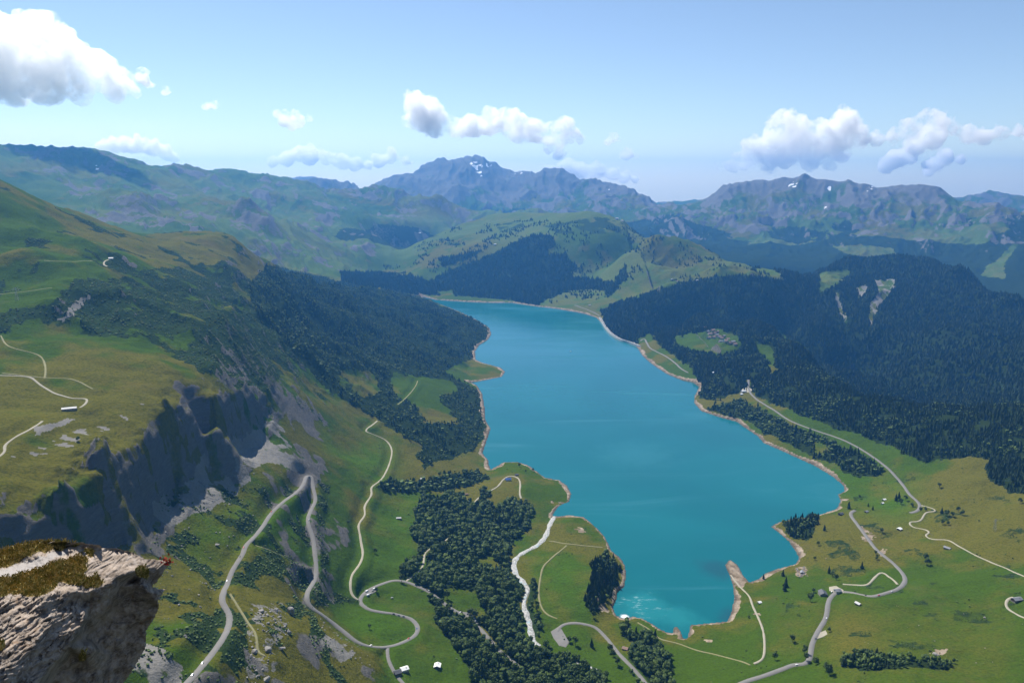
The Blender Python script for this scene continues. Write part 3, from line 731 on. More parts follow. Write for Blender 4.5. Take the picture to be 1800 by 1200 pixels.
for poly in ([(822,278),(840,284),(850,300),(845,312),(838,300),(828,290)], [(852,283),(866,290),(862,298),(854,290)], [(1382,321),(1408,316),(1410,322),(1395,328),(1385,327)], [(1450,330),(1462,328),(1460,340),(1452,338)],
             [(1520,330),(1533,327),(1533,334),(1522,336)], [(1436,352),(1444,354),(1440,360)], [(1448,362),(1456,366),(1450,370)], [(1070,330),(1076,334),(1072,340)], [(166,291),(175,294),(172,300)], [(905,305),(916,300),(914,306)]):
    SNOW = np.maximum(SNOW, inpoly(U + 5 * noise(X / 90, Y / 90, 120), V + 3 * noise(X / 60, Y / 60, 121), poly) * (R > 6800) * smooth(0.05, 0.4, noise(X / 60, Y / 60, 122) + 0.1))
PAST = smooth(4300, 5500, R) * (1 - 0.8 * smooth(8500, 10000, R)) * smooth(-0.7, 0.2, fbm(X, Y, 900, 4, 0.55, seed=140))
DRY = smooth(-0.35, 0.5, fbm(X, Y, 700, 4, 0.55, seed=130) + 0.5 * fbm(X, Y, 110, 3, 0.6, seed=135))
dry_px = [[(570,1120),(640,1150),(680,1210),(480,1210),(500,1060),(530,1060)], [(150,740),(290,690),(350,690),(300,720),(200,790),(60,900),(0,900)], [(560,850),(740,865),(730,890),(650,885)], [(1360,1060),(1480,1060),(1560,1120),(1480,1160),(1350,1160)], [(830,850),(905,822),(940,830),(900,860),(840,880)],
          [(1150,410),(1300,450),(1370,480),(1200,490),(1120,450)], [(700,440),(850,380),(1060,370),(1100,390),(900,400),(750,440)], [(740,1060),(790,1140),(830,1190),(770,1160),(735,1090)], [(430,1000),(510,1000),(520,1060),(430,1060)], [(1480,1050),(1800,1060),(1800,1210),(1440,1210)], [(1640,895),(1800,895),(1800,1000),(1700,985)], [(1480,930),(1610,930),(1640,1010),(1545,985)], [(1500,810),(1640,830),(1800,880),(1640,900)]]
for p in dry_px:
    q = inpoly(U, V, p).astype(float); q = blur(blur(q, 9, 0), 9, 1)
    DRY = np.clip(DRY + 0.45 * q, 0, 1)
LUSH = np.zeros_like(X)
for p in [[(700,870),(760,900),(720,1000),(640,1010),(650,940)], [(600,1060),(730,1090),(700,1130),(620,1110)], [(930,980),(1040,970),(1030,1080),(950,1060)], [(1390,810),(1600,840),(1620,920),(1500,900)], [(540,740),(700,770),(690,850),(600,830)], [(1190,590),(1280,606),(1250,612),(1200,603)],
          [(1000,480),(1100,475),(1095,495),(1010,490)], [(300,880),(540,870),(560,1000),(440,960),(330,1000)]]:
    q = inpoly(U, V, p).astype(float); LUSH = np.maximum(LUSH, blur(blur(q, 9, 0), 9, 1))

# ---------------------------------------------------------------- terrain meshes
def sheet(name, i0, i1, label, attrs, mat):
    n = i1 - i0
    Vv = np.stack([X[i0:i1], Y[i0:i1], Z[i0:i1]], -1).reshape(-1, 3)
    idx = np.arange(n * NC).reshape(n, NC)
    F = np.stack([idx[:-1, :-1], idx[:-1, 1:], idx[1:, 1:], idx[1:, :-1]], -1).reshape(-1, 4)
    me = fast_mesh(name, Vv, F, {k: a[i0:i1] for k, a in attrs.items()})
    o = bpy.data.objects.new(name, me); COL.objects.link(o); me.materials.append(mat)
    return tag(o, label, "terrain", kind="structure")

m_ter, nt, b = mat_new("terrain_cover"); g = NG(nt)
ps = g.pos()
n1 = g.noise(0.008, 6, 0.6, ps); n2 = g.noise(0.045, 6, 0.7, ps); n3 = g.noise(0.25, 6, 0.75, ps)
dry = g.math('ADD', g.attr("dry"), g.math('MULTIPLY', g.math('SUBTRACT', n2, 0.5), 0.9))
grass = g.mix(g.ramp(dry, 0.1, 0.95), (0.047, 0.084, 0.007), (0.104, 0.096, 0.015))
grass = g.mix(g.math('MULTIPLY', g.attr("lush"), g.ramp(n1, 0.3, 0.6)), grass, (0.052, 0.108, 0.007))
grass = g.mix(g.math('MULTIPLY', g.attr("pasture"), 0.6), grass, (0.105, 0.150, 0.040))
grass = g.mix(g.math('MULTIPLY', g.ramp(n3, 0.42, 0.66), 0.62), grass, (0.022, 0.036, 0.006))
grass = g.mix(g.math('MULTIPLY', g.ramp(n1, 0.58, 0.76), 0.45), grass, (0.118, 0.088, 0.034))
shrub = g.ramp(g.math('ADD', g.attr("shrub"), g.math('MULTIPLY', g.math('SUBTRACT', n2, 0.5), 1.6)), 0.35, 0.65)
grass = g.mix(g.math('MULTIPLY', g.ramp(n2, 0.60, 0.72), 0.35), grass, (0.026, 0.046, 0.008))
grass = g.mix(g.math('MULTIPLY', g.ramp(g.noise(0.11, 4, 0.7, ps), 0.66, 0.74), 0.5), grass, (0.16, 0.13, 0.06))
cov = g.mix(shrub, grass, g.mix(n3, (0.012, 0.024, 0.008), (0.036, 0.058, 0.018)))
forest = g.ramp(g.math('ADD', g.attr("forest"), g.math('MULTIPLY', g.math('SUBTRACT', n3, 0.5), 0.5)), 0.4, 0.6)
cov = g.mix(forest, cov, g.mix(n2, (0.010, 0.019, 0.007), (0.026, 0.040, 0.012)))
strat = g.noise(0.06, 6, 0.7, g.pos((1, 1, 5), (0.25, 0.1, 0)))
rockc = g.mix(strat, (0.045, 0.044, 0.043), (0.21, 0.195, 0.175))
rock = g.ramp(g.math('ADD', g.attr("rock"), g.math('MULTIPLY', g.math('SUBTRACT', n2, 0.5), 0.9)), 0.35, 0.62)
cov = g.mix(rock, cov, rockc)
screec = g.mix(n3, (0.10, 0.097, 0.088), (0.27, 0.255, 0.23))
scree = g.ramp(g.math('ADD', g.attr("scree"), g.math('MULTIPLY', g.math('SUBTRACT', n3, 0.5), 1.1)), 0.4, 0.75)
cov = g.mix(scree, cov, screec)
sand = g.ramp(g.math('ADD', g.attr("sand"), g.math('MULTIPLY', g.math('SUBTRACT', n3, 0.5), 0.6)), 0.4, 0.6)
sandc = g.mix(g.ramp(n2, 0.3, 0.7), (0.12, 0.088, 0.055), (0.37, 0.30, 0.225))
sandc = g.mix(g.math('MULTIPLY', g.ramp(n3, 0.5, 0.7), 0.5), sandc, (0.07, 0.06, 0.045))
sandc = g.mix(g.math('MULTIPLY', g.attr("wet"), 0.7), sandc, (0.06, 0.052, 0.042))
cov = g.mix(sand, cov, sandc)
cov = g.mix(g.ramp(g.attr("snow"), 0.35, 0.6), cov, (0.85, 0.87, 0.9))
g.link(cov, b.inputs["Base Color"])
b.inputs["Roughness"].default_value = 0.95
b.inputs["Specular IOR Level"].default_value = 0.0
hgt = g.math('ADD', g.math('MULTIPLY', n2, 2.0), g.math('MULTIPLY', n3, g.math('ADD', 0.5, g.math('MULTIPLY', g.attr("rock"), 1.5))))
g.link(g.bump(hgt, 0.8, 3.5), b.inputs["Normal"])

fo = (FOREST | F_far).astype(float)
WET = (1 - smooth(1.5, 5.5, LD + 2 * noise(X / 18, Y / 18, 145))) * (LD < 60)
attrs = dict(wet=WET, pasture=PAST, dry=DRY, lush=LUSH, shrub=SHRUB, forest=fo, rock=ROCK, scree=SCREE, sand=SAND, snow=SNOW)
isplit = int(np.searchsorted(S, math.log(8000)))
sheet("terrain", 0, isplit + 1, "green alpine valley ground of meadows, cliffs and wooded slopes around the lake", attrs, m_ter)
sheet("mountains", isplit, NR, "blue hazy mountain ranges with bare rocky summits beyond the lake", attrs, m_ter)

# ---------------------------------------------------------------- lake
def offset_poly(P_, d, keep):
    n = len(P_); out = []
    area2 = sum(P_[i][0] * P_[(i + 1) % n][1] - P_[(i + 1) % n][0] * P_[i][1] for i in range(n))
    sg = 1 if area2 > 0 else -1
    for i in range(n):
        a, b_, c = P_[i - 1], P_[i], P_[(i + 1) % n]
        t = c - a; t = t / np.hypot(*t)
        dd = 0.5 if i in keep else d
        out.append(b_ + sg * dd * np.array([t[1], -t[0]]))
    return np.array(out)
LO = offset_poly(LAKE, 9.0, set(range(DAM_I0, DAM_I1 + 1)))
bm = bmesh.new()
vs_ = [bm.verts.new((p[0], p[1], 0)) for p in LO]
bm.faces.new(vs_); bmesh.ops.triangulate(bm, faces=bm.faces[:])
bmesh.ops.recalc_face_normals(bm, faces=bm.faces[:])
for f in bm.faces:
    if f.normal.z < 0: f.normal_flip()
me = bpy.data.meshes.new("lake"); bm.to_mesh(me); bm.free()
lake = bpy.data.objects.new("lake", me); COL.objects.link(lake)
tag(lake, "turquoise mountain reservoir filling the valley floor", "lake", kind="structure")
m_wat, nt, b = mat_new("lake_water"); g = NG(nt)
ps = g.pos()
big = g.noise(0.0016, 4, 0.55, ps, 0.6)
stre = g.noise(0.004, 5, 0.6, g.pos((0.35, 1.6, 1), (0, 0, 0.35)), 0.8)
col = g.mix(g.ramp(big, 0.3, 0.7), (0.003, 0.096, 0.110), (0.005, 0.117, 0.130))
col = g.mix(g.math('MULTIPLY', g.ramp(stre, 0.52, 0.70), 0.45), col, (0.03, 0.16, 0.19))
def wspot(u_, v_, r0, r1):
    a_, s_ = ray(u_, v_); r_ = -CAM_H / s_; vd = g.n("ShaderNodeVectorMath", operation='DISTANCE'); g.link(ps, vd.inputs[0]); vd.inputs[1].default_value = (float(r_ * np.sin(a_)), float(r_ * np.cos(a_)), 0)
    wob = g.math('ADD', vd.outputs["Value"], g.math('MULTIPLY', g.math('SUBTRACT', g.noise(0.02, 5, 0.7, ps), 0.5), r1 * 1.3)); return g.math('SUBTRACT', 1.0, g.ramp(wob, r0, r1))
col = g.mix(g.math('MULTIPLY', g.math('MAXIMUM', wspot(880, 615, 60, 620), wspot(1120, 800, 20, 170)), 0.42), col, (0.022, 0.150, 0.172))  # paler water patches; the left one paints in the bright sky's reflection
plume = g.math('MAXIMUM', wspot(1130, 1066, 20, 75), wspot(1195, 1085, 10, 60))
col = g.mix(g.math('MULTIPLY', plume, 0.5), col, (0.018, 0.20, 0.21))
pn = g.noise(0.05, 5, 0.75, g.pos((0.5, 1.4, 1), (0, 0, 0.3)))
col = g.mix(g.math('MULTIPLY', g.math('MULTIPLY', wspot(1122, 1063, 10, 60), g.ramp(pn, 0.52, 0.68)), 0.8), col, (0.35, 0.52, 0.52))
col = g.mix(wspot(1098, 1083, 3, 12), col, (0.8, 0.85, 0.85))
col = g.mix(g.math('MULTIPLY', g.math('MAXIMUM', wspot(1262, 1000, 10, 60), wspot(1290, 1085, 5, 45)), 0.6), col, (0.012, 0.055, 0.075))
g.link(col, b.inputs["Base Color"])
g.link(g.math('ADD', 0.10, g.math('MULTIPLY', g.ramp(stre, 0.4, 0.7), 0.14)), b.inputs["Roughness"])
b.inputs["Specular IOR Level"].default_value = 0.5
b.inputs["IOR"].default_value = 1.33
w1 = g.noise(0.09, 3, 0.6, g.pos((1, 0.45, 1), (0, 0, 0.4))); w2 = g.noise(0.5, 2, 0.5, ps)
g.link(g.bump(g.math('ADD', w1, g.math('MULTIPLY', w2, 0.3)), 0.16, 1.0), b.inputs["Normal"])
me.materials.append(m_wat)

# ---------------------------------------------------------------- roads and river as ribbons lying on the ground
m_road = {"asphalt": simple_mat("asphalt", (0.155, 0.148, 0.138), 0.9, 0.18, 0.15), "gravel": simple_mat("gravel", (0.29, 0.265, 0.20), 0.95, 0.2, 0.3),
          "grassy": simple_mat("worn_grass", (0.19, 0.18, 0.085), 0.95, 0.35, 0.3)}
m_riv, nt, b = mat_new("riverbed"); g = NG(nt)
rb = g.noise(0.35, 5, 0.7, g.pos())
c_ = g.mix(g.ramp(rb, 0.35, 0.65), (0.16, 0.165, 0.155), (0.50, 0.49, 0.46))
c_ = g.mix(g.ramp(g.noise(0.12, 3, 0.6, g.pos()), 0.55, 0.68), c_, (0.28, 0.38, 0.40))
g.link(c_, b.inputs["Base Color"]); m_road["riverbed"] = m_riv
SC_cat = {"road": "road", "dirt_track": "track", "river": "river"}
for name, w, mk, label, q in paths:
    t = np.gradient(q[:, :2], axis=0); t /= np.maximum(np.hypot(*t.T), 1e-6)[:, None]
    nrm = np.stack([t[:, 1], -t[:, 0]], 1)
    k = len(q)
    wid = np.full(k, w)
    wn_ = np.array([float(noise(np.array([i * 0.21]), np.array([3.3]), len(label))[0]) for i in range(k)])
    wid = w * (1 + (0.10 if mk == "asphalt" else 0.3 if mk != "riverbed" else 0.55) * wn_)
    rows = []
    for f, dz_ in ((-0.62, -1.2), (-0.5, 0.28), (0.0, 0.36), (0.5, 0.28), (0.62, -1.2)):
        xy = q[:, :2] + nrm * (wid * f)[:, None]
        rows.append(np.column_stack([xy, q[:, 2] + dz_]))
    Vv = np.stack(rows, 1).reshape(-1, 3)
    idx = np.arange(k * 5).reshape(k, 5)
    F = np.stack([idx[:-1, :-1], idx[:-1, 1:], idx[1:, 1:], idx[1:, :-1]], -1).reshape(-1, 4)[:, ::-1]
    me = fast_mesh(name, Vv, F)
    o = bpy.data.objects.new(name, me); COL.objects.link(o); me.materials.append(m_road[mk])
    tag(o, label, SC_cat[name], kind="structure")

# ================================================================ TREES
m_leaf, nt, b = mat_new("foliage"); g = NG(nt)
tint = g.attr("tint"); oi = g.n("ShaderNodeObjectInfo")
base = g.mix(tint, (0.020, 0.044, 0.008), (0.104, 0.150, 0.024))
nn = g.noise(0.5, 3, 0.6, g.pos())
base = g.mix(g.math('MULTIPLY', nn, 0.5), base, (0.020, 0.036, 0.010))
g.link(base, b.inputs["Base Color"]); b.inputs["Roughness"].default_value = 0.75
m_need, nt, b = mat_new("needles"); g = NG(nt)
g.link(g.mix(g.attr("tint"), (0.008, 0.019, 0.009), (0.032, 0.052, 0.017)), b.inputs["Base Color"])
m_bark = simple_mat("bark", (0.10, 0.075, 0.05), 0.95, 0.3, 3.0)

def ico(sub):
    bm = bmesh.new(); bmesh.ops.create_icosphere(bm, subdivisions=sub, radius=1.0)
    v = np.array([p.co[:] for p in bm.verts]); f = np.array([[w.index for w in q.verts] for q in bm.faces]); bm.free()
    return v, f

def lobe_crown(rg_, sub, lobes, jit_):
    """uneven crown from overlapping rough lobes; unit tree height 1"""
    Vs, Fs, Ts, n = [], [], [], 0
    iv, fi = ico(sub)
    for k in range(lobes):
        if k == 0: c, rad = np.array([0, 0, 0.60]), np.array([0.30, 0.30, 0.38])
        else:
            a = rg_.uniform(0, 6.28); rr_ = rg_.uniform(0.14, 0.24)
            c = np.array([rr_ * math.cos(a), rr_ * math.sin(a), rg_.uniform(0.38, 0.74)]); rad = np.full(3, rg_.uniform(0.15, 0.24))
        d = 1 + jit_ * rg_.normal(0, 1, len(iv))
        v = iv * d[:, None] * rad + c
        v[:, 2] = np.maximum(v[:, 2], 0.10)
        Vs.append(v); Fs.append(fi + n); Ts.append(np.full(len(iv), rg_.uniform(-0.18, 0.18)) + rg_.normal(0, 0.1, len(iv))); n += len(iv)
    return np.vstack(Vs), np.vstack(Fs), np.concatenate(Ts)

def leaf_crown(rg_, lobes, per):
    """crown of many small leaf clumps spread over several lobes (triangles)"""
    V_, T_ = [], []
    cs_ = [(np.array([0, 0, 0.60]), 0.30)]
    for k in range(lobes):
        a = k * 2.4 + rg_.uniform(0, 1); q = rg_.uniform(0.14, 0.25)
        cs_.append((np.array([q * math.cos(a), q * math.sin(a), rg_.uniform(0.36, 0.80)]), rg_.uniform(0.13, 0.20)))
    for c, rad in cs_:
        lt = rg_.uniform(-0.2, 0.2)
        for _ in range(per):
            d = rg_.normal(0, 1, 3); d /= np.linalg.norm(d)
            p = c + d * rad * rg_.uniform(0.65, 1.08) * np.array([1, 1, 1.15])
            if p[2] < 0.14: continue
            t1 = np.cross(d, rg_.normal(0, 1, 3)); t1 /= np.linalg.norm(t1); t2 = np.cross(d, t1)
            tilt = d * rg_.uniform(-0.5, 0.5)
            s = rg_.uniform(0.05, 0.085)
            q4 = [p + s * (t1 + tilt), p + s * (-0.5 * t1 + t2), p + s * (-0.5 * t1 - t2) - tilt * s]
            V_ += q4; T_ += [lt + rg_.uniform(-0.15, 0.15)] * 3
    V_ = np.array(V_)
    return V_, np.arange(len(V_)).reshape(-1, 3), np.array(T_)

def cone_crown(rg_, tiers, seg, jit_=0.16):
    V_, F_, T_, n = [], [], [], 0
    for k in range(tiers):
        f = k / tiers
        z0 = 0.10 + 0.62 * f; z1 = min(1.0, z0 + 0.40 + 0.08 * (k == tiers - 1)) if k < tiers - 1 else 1.0
        rad = 0.19 * (1 - 0.68 * f)
        ring = []
        for j in range(seg):
            a = 6.283 * (j + 0.5 * (k % 2)) / seg
            q = rad * (1 + rg_.normal(0, jit_)) * (1.15 if j % 2 else 0.82)
            V_.append((q * math.cos(a), q * math.sin(a), z0 - 0.05 * rg_.uniform(0, 1) - (0.03 if j % 2 else 0))); T_.append(rg_.uniform(-0.1, 0.25))
        V_.append((rg_.normal(0, 0.008), rg_.normal(0, 0.008), z1)); T_.append(-0.05)
        for j in range(seg): F_.append((n + j, n + (j + 1) % seg, n + seg))
        n += seg + 1
    return np.array(V_), np.array(F_), np.array(T_)

tr = np.random.default_rng(21)
T_BROAD = {0: [leaf_crown(tr, 6, 34) for _ in range(6)], 1: [lobe_crown(tr, 1, 4, 0.16) for _ in range(8)], 2: [lobe_crown(tr, 1, 2, 0.2) for _ in range(6)]}
_i20 = [lobe_crown(tr, 1, 1, 0.2) for _ in range(6)]
def ico0(rg_):
    bm = bmesh.new(); bmesh.ops.create_icosphere(bm, subdivisions=1, radius=1); 
    v = np.array([p.co[:] for p in bm.verts][:12]); bm.free(); return v
T_BROAD[3] = _i20
T_CONE = {0: [cone_crown(tr, 6, 10) for _ in range(6)], 1: [cone_crown(tr, 4, 7) for _ in range(6)], 2: [cone_crown(tr, 2, 6) for _ in range(6)], 3: [cone_crown(tr, 1, 5) for _ in range(5)]}

def scatter(mask, dens, seed, lake_gap=5):
    """random ground points inside a mask; dens per square metre (number or array)"""
    rg_ = np.random.default_rng(seed)
    m = mask & VIS & (T >= -0.80) & (np.abs(TH)[None, :] < 0.72)
    ii, jj = np.nonzero(m)
    dlr = np.gradient(S)[ii]
    a = (R[ii, 0] ** 2) * dlr * DTH
    n = rg_.poisson(a * (dens if np.isscalar(dens) else dens[ii, jj]))
    ii = np.repeat(ii, n); jj = np.repeat(jj, n)
    r = np.exp(S[ii] + (rg_.random(len(ii)) - 0.5) * np.gradient(S)[ii]); th = TH[jj] + (rg_.random(len(ii)) - 0.5) * DTH
    x, y = r * np.sin(th), r * np.cos(th)
    k = (samp(ROAD_D, x, y) > 4.0) & (samp(LD, x, y) > lake_gap)
    x, y = x[k], y[k]
    return np.stack([x, y, hz(x, y)], 1)

def merge(pts, tpl, H, W, tints, rg_):
    """pts (n,3): copies of templates merged into one vertex/face array"""
    Vs, Fs, Ts, n0 = [], [], [], 0
    which = rg_.integers(0, len(tpl), len(pts)); rot = rg_.uniform(0, 6.283, len(pts))
    for k, (tv, tf, tt) in enumerate(tpl):
        s = np.nonzero(which == k)[0]
        if not len(s): continue
        c, sn = np.cos(rot[s])[:, None], np.sin(rot[s])[:, None]
        vx = tv[None, :, 0] * W[s][:, None]; vy = tv[None, :, 1] * W[s][:, None]
        v = np.stack([c * vx - sn * vy + pts[s, 0:1], sn * vx + c * vy + pts[s, 1:2], tv[None, :, 2] * H[s][:, None] + pts[s, 2:3] - 0.03 * H[s][:, None]], -1)
        f = tf[None] + (np.arange(len(s)) * len(tv))[:, None, None] + n0
        Vs.append(v.reshape(-1, 3)); Fs.append(f.reshape(-1, 3)); Ts.append((tt[None] + tints[s][:, None]).ravel()); n0 += len(s) * len(tv)
    return np.vstack(Vs), np.vstack(Fs), np.clip(np.concatenate(Ts), 0, 1)

BROAD_POOL, CONE_POOL = [], []      # near candidates that become trees of their own
def forest(name, label, mask, dens, conifer, hb, hc, seed, lod, cat="forest", pool=False, gap=0.35):
    rg_ = np.random.default_rng(seed)
    p = scatter(mask, dens, seed)
    cl = fbm(p[:, 0], p[:, 1], 55, 3, seed=seed)
    keep = cl > -0.9 + gap
    p, cl = p[keep], cl[keep]
    isc = rg_.random(len(p)) < np.clip(conifer + 0.5 * fbm(p[:, 0], p[:, 1], 160, 2, seed=seed + 5), 0, 1) if conifer < 0.97 else np.ones(len(p), bool)
    tint = np.clip(0.45 + 0.38 * cl + rg_.normal(0, 0.22, len(p)), 0, 1)
    Hh = np.where(isc, rg_.uniform(*hc, len(p)), rg_.uniform(*hb, len(p))) * (1 + 0.22 * cl) * rg_.choice([0.7, 1.0, 1.0, 1.18], len(p))
    if pool:
        for k in range(len(p)): (CONE_POOL if isc[k] else BROAD_POOL).append((seed, k, p[k], Hh[k], tint[k]))
    return dict(name=name, label=label, p=p, isc=isc, tint=tint, H=Hh, lod=lod, seed=seed, cat=cat, drop=set())

FOR = [
 forest("broadleaf_wood", "dense broadleaf wood filling the flat ground between the road and the white river", F_valley & FOREST, 1 / 42, 0.06, (11, 18), (14, 20), 301, 1, "wood", True, 0.2),
 forest("broadleaf_wood", "mixed wood covering the spur on the left side of the lake", F_left & FOREST, np.where(U > 700, 1 / 75, 1 / 62) * np.ones_like(X), 0.14, (5.5, 10.5), (9, 16), 302, 2, "wood", True, 0.62),
 forest("conifer_forest", "dark spruce forest along the ridge on the right of the lake", F_right & FOREST, 1 / 48, 0.88, (8, 13), (10, 18), 303, 2, "forest", True, 0.5),
 forest("broadleaf_wood", "lighter leafy wood between the right lake shore and the road above", F_shore & FOREST, 1 / 70, 0.28, (9, 15), (14, 20), 304, 2, "wood", True, 0.35),
 forest("conifer_forest", "blue dark conifer forest on the steep slope past the dam", F_gorge & FOREST, 1 / 85, 1.0, (10, 14), (14, 21), 305, 3, "forest"),
 forest("conifer_forest", "shaded conifer forest covering the dome shaped mountain with pale erosion scars", F_dome & FOREST, 1 / 125, 1.0, (10, 14), (14, 22), 306, 3, "forest", gap=0.3),
 forest("conifer_forest", "dark conifer forest at the foot of the green hill across the lake", F_mid & FOREST, 1 / 150, 1.0, (10, 14), (18, 26), 307, 3, "forest"),
 forest("conifer_forest", "dark strip of conifers along the right crest of the far green hill", F_crest & FOREST, 1 / 120, 1.0, (10, 14), (18, 25), 308, 3, "forest"),
 forest("conifer_forest", "small dark conifer thicket on the rocky knob at the lake edge", F_knob & FOREST, 1 / 26, 0.75, (9, 13), (12, 18), 309, 1, "forest", True, 0.1),
 forest("broadleaf_wood", "leafy grove around the lower end of the lake", F_near & FOREST, 1 / 40, 0.25, (10, 15), (13, 18), 310, 1, "wood", True, 0.3),
 forest("broadleaf_wood", "hedge like row of trees across the lower right meadow", F_hedge & FOREST, 1 / 32, 0.12, (7, 11), (10, 14), 311, 1, "wood", True, 0.2),
 forest("conifer_forest", "small dark grove on the cape of the right shore", F_cape & FOREST, 1 / 40, 0.6, (9, 13), (12, 18), 312, 1, "forest", True, 0.2),
 forest("broadleaf_wood", "dark band of trees along the brook across the left meadow", F_strip & FOREST, 1 / 45, 0.2, (9, 14), (12, 16), 313, 2, "wood", True, 0.25),
 forest("broadleaf_wood", "leafy strip of trees along the river bank", F_bank, 1 / 55, 0.1, (7, 12), (10, 15), 314, 1, "wood", True, 0.4),
]
# scattered conifers on the far green hill
hillm = area([(640,490),(700,450),(800,400),(950,385),(1100,400),(1300,455),(1400,485),(1250,490),(1100,500),(1060,530),(960,535)], 4900, 7000) & ~FOREST & (LD > 15)
FOR.append(forest("conifer_forest", "scattered conifers dotted over the green hill across the lake", hillm & (fbm(X, Y, 260, 3, seed=330) > 0.12), 1 / 700, 1.0, (9, 12), (14, 22), 315, 3, "forest"))

def pick(pool, n):
    q = sorted(pool, key=lambda t: -t[3] / np.linalg.norm(t[2] - np.array([0, 0, CAM_H])))
    out = []
    for t in q:
        u_, v_ = project(t[2][0], t[2][1], t[2][2] + t[3] * 0.6)
        if -5 < u_ < 1805 and v_ < 1205: out.append(t)
        if len(out) >= n: break
    return out
by_seed = {f["seed"]: f for f in FOR}
near_b, near_c = pick(BROAD_POOL, 255), pick(CONE_POOL, 235)
for t in near_b + near_c: by_seed[t[0]]["drop"].add(t[1])

def proto_tree(kind, k):
    rg_ = np.random.default_rng(500 + k)
    tv, tf, tt = (T_BROAD if kind == "b" else T_CONE)[0][k]
    Hh = 1.0
    me = fast_mesh("crown", tv * np.array([1.0, 1.0, 1.0]), tf, {"tint": np.clip(0.45 + tt, 0, 1)}, False)
    me.materials.append(m_leaf if kind == "b" else m_need)
    # trunk: tapered, with a few limbs reaching into the crown
    bm = bmesh.new()
    def limb(a, b_, r0, r1, seg=5):
        a, b_ = Vector(a), Vector(b_); d = (b_ - a).normalized()
        s = d.orthogonal().normalized(); t = d.cross(s)
        A_ = [bm.verts.new(a + (s * math.cos(6.283 * j / seg) + t * math.sin(6.283 * j / seg)) * r0) for j in range(seg)]
        B_ = [bm.verts.new(b_ + (s * math.cos(6.283 * j / seg) + t * math.sin(6.283 * j / seg)) * r1) for j in range(seg)]
        for j in range(seg): bm.faces.new((A_[j], A_[(j + 1) % seg], B_[(j + 1) % seg], B_[j]))
    if kind == "b":
        limb((0, 0, -0.05), (0.01, 0, 0.38), 0.030, 0.020); limb((0.01, 0, 0.38), (0, 0.02, 0.75), 0.020, 0.006)
        for j in range(4):
            a = j * 1.7 + k; limb((0.01, 0, 0.26 + 0.05 * j), (0.17 * math.cos(a), 0.17 * math.sin(a), 0.48 + 0.07 * j), 0.012, 0.004, 4)
    else:
        limb((0, 0, -0.05), (0, 0, 0.5), 0.020, 0.012); limb((0, 0, 0.5), (0, 0, 0.97), 0.012, 0.002)
    mt = bpy.data.meshes.new("trunk"); bm.to_mesh(mt); bm.free(); mt.materials.append(m_bark)
    return me, mt
PROTO = {"b": [proto_tree("b", k) for k in range(6)], "c": [proto_tree("c", k) for k in range(6)]}
tree_n = [0]
def plant(kind, p, H, W, label, group=None, cat="tree"):
    k = tree_n[0] % 6; tree_n[0] += 1
    me, mt = PROTO[kind][k]
    nm = "broadleaf_tree" if kind == "b" else "conifer_tree"
    root = bpy.data.objects.new(nm, None); COL.objects.link(root)
    root.empty_display_size = 1
    root.location = (float(p[0]), float(p[1]), float(p[2]))
    root.rotation_euler = (0, 0, (tree_n[0] * 2.399) % 6.283)
    root.scale = (W, W, H)
    for nme, d in (("crown", me), ("trunk", mt)):
        o = bpy.data.objects.new(nme, d); COL.objects.link(o); o.parent = root
    return tag(root, label, cat, group)

WHERE = {301: "in the dense wood beside the white river", 302: "on the wooded spur left of the lake", 303: "in the spruce forest right of the lake", 304: "between the right shore and the road",
         309: "on the steep knob at the lake edge", 310: "in the grove at the lower end of the lake", 311: "in the hedge like row across the lower right meadow", 312: "on the small cape of the right shore",
         313: "in the band along the brook", 314: "on the bank of the white river"}
for t in near_b:
    plant("b", t[2], t[3], t[3] * np.random.default_rng(t[1]).uniform(0.75, 1.05), "rounded dark green broadleaf tree " + WHERE[t[0]], "broadleaf trees " + WHERE[t[0]])
for t in near_c:
    plant("c", t[2], t[3], t[3] * np.random.default_rng(t[1]).uniform(0.85, 1.2), "pointed dark conifer " + WHERE[t[0]], "conifers " + WHERE[t[0]])

for f in FOR:
    rg_ = np.random.default_rng(f["seed"] + 900)
    keep = np.ones(len(f["p"]), bool)
    if f["drop"]: keep[list(f["drop"])] = False
    Vs, Fs, Ts, Ms, n0 = [], [], [], [], 0
    dist = np.hypot(f["p"][:, 0], f["p"][:, 1])
    lodi = np.full(len(f["p"]), f["lod"])
    if f["lod"] == 2: lodi = np.where(dist > 2900, 3, 2)
    for isc in (False, True):
        for L in (1, 2, 3):
            s = keep & (f["isc"] == isc) & (lodi == L)
            if not s.any(): continue
            H = f["H"][s]
            W = H * (rg_.uniform(0.75, 1.05, len(H)) if not isc else rg_.uniform(0.9, 1.35, len(H)) * (1.0 if L < 3 else 1.35))
            v, q, t = merge(f["p"][s], (T_CONE if isc else T_BROAD)[L], H, W, f["tint"][s], rg_)
            Vs.append(v); Fs.append(q + n0); Ts.append(t); Ms.append(np.full(len(q), int(isc))); n0 += len(v)
    me = fast_mesh(f["name"], np.vstack(Vs), np.vstack(Fs), {"tint": np.concatenate(Ts)}, False)
    me.materials.append(m_leaf); me.materials.append(m_need)
    me.polygons.foreach_set("material_index", np.concatenate(Ms).astype(np.int32))
    o = bpy.data.objects.new(f["name"], me); COL.objects.link(o)
    tag(o, f["label"], f["cat"], kind="stuff")
    print("FOREST", f["label"], len(f["p"]), len(me.polygons))

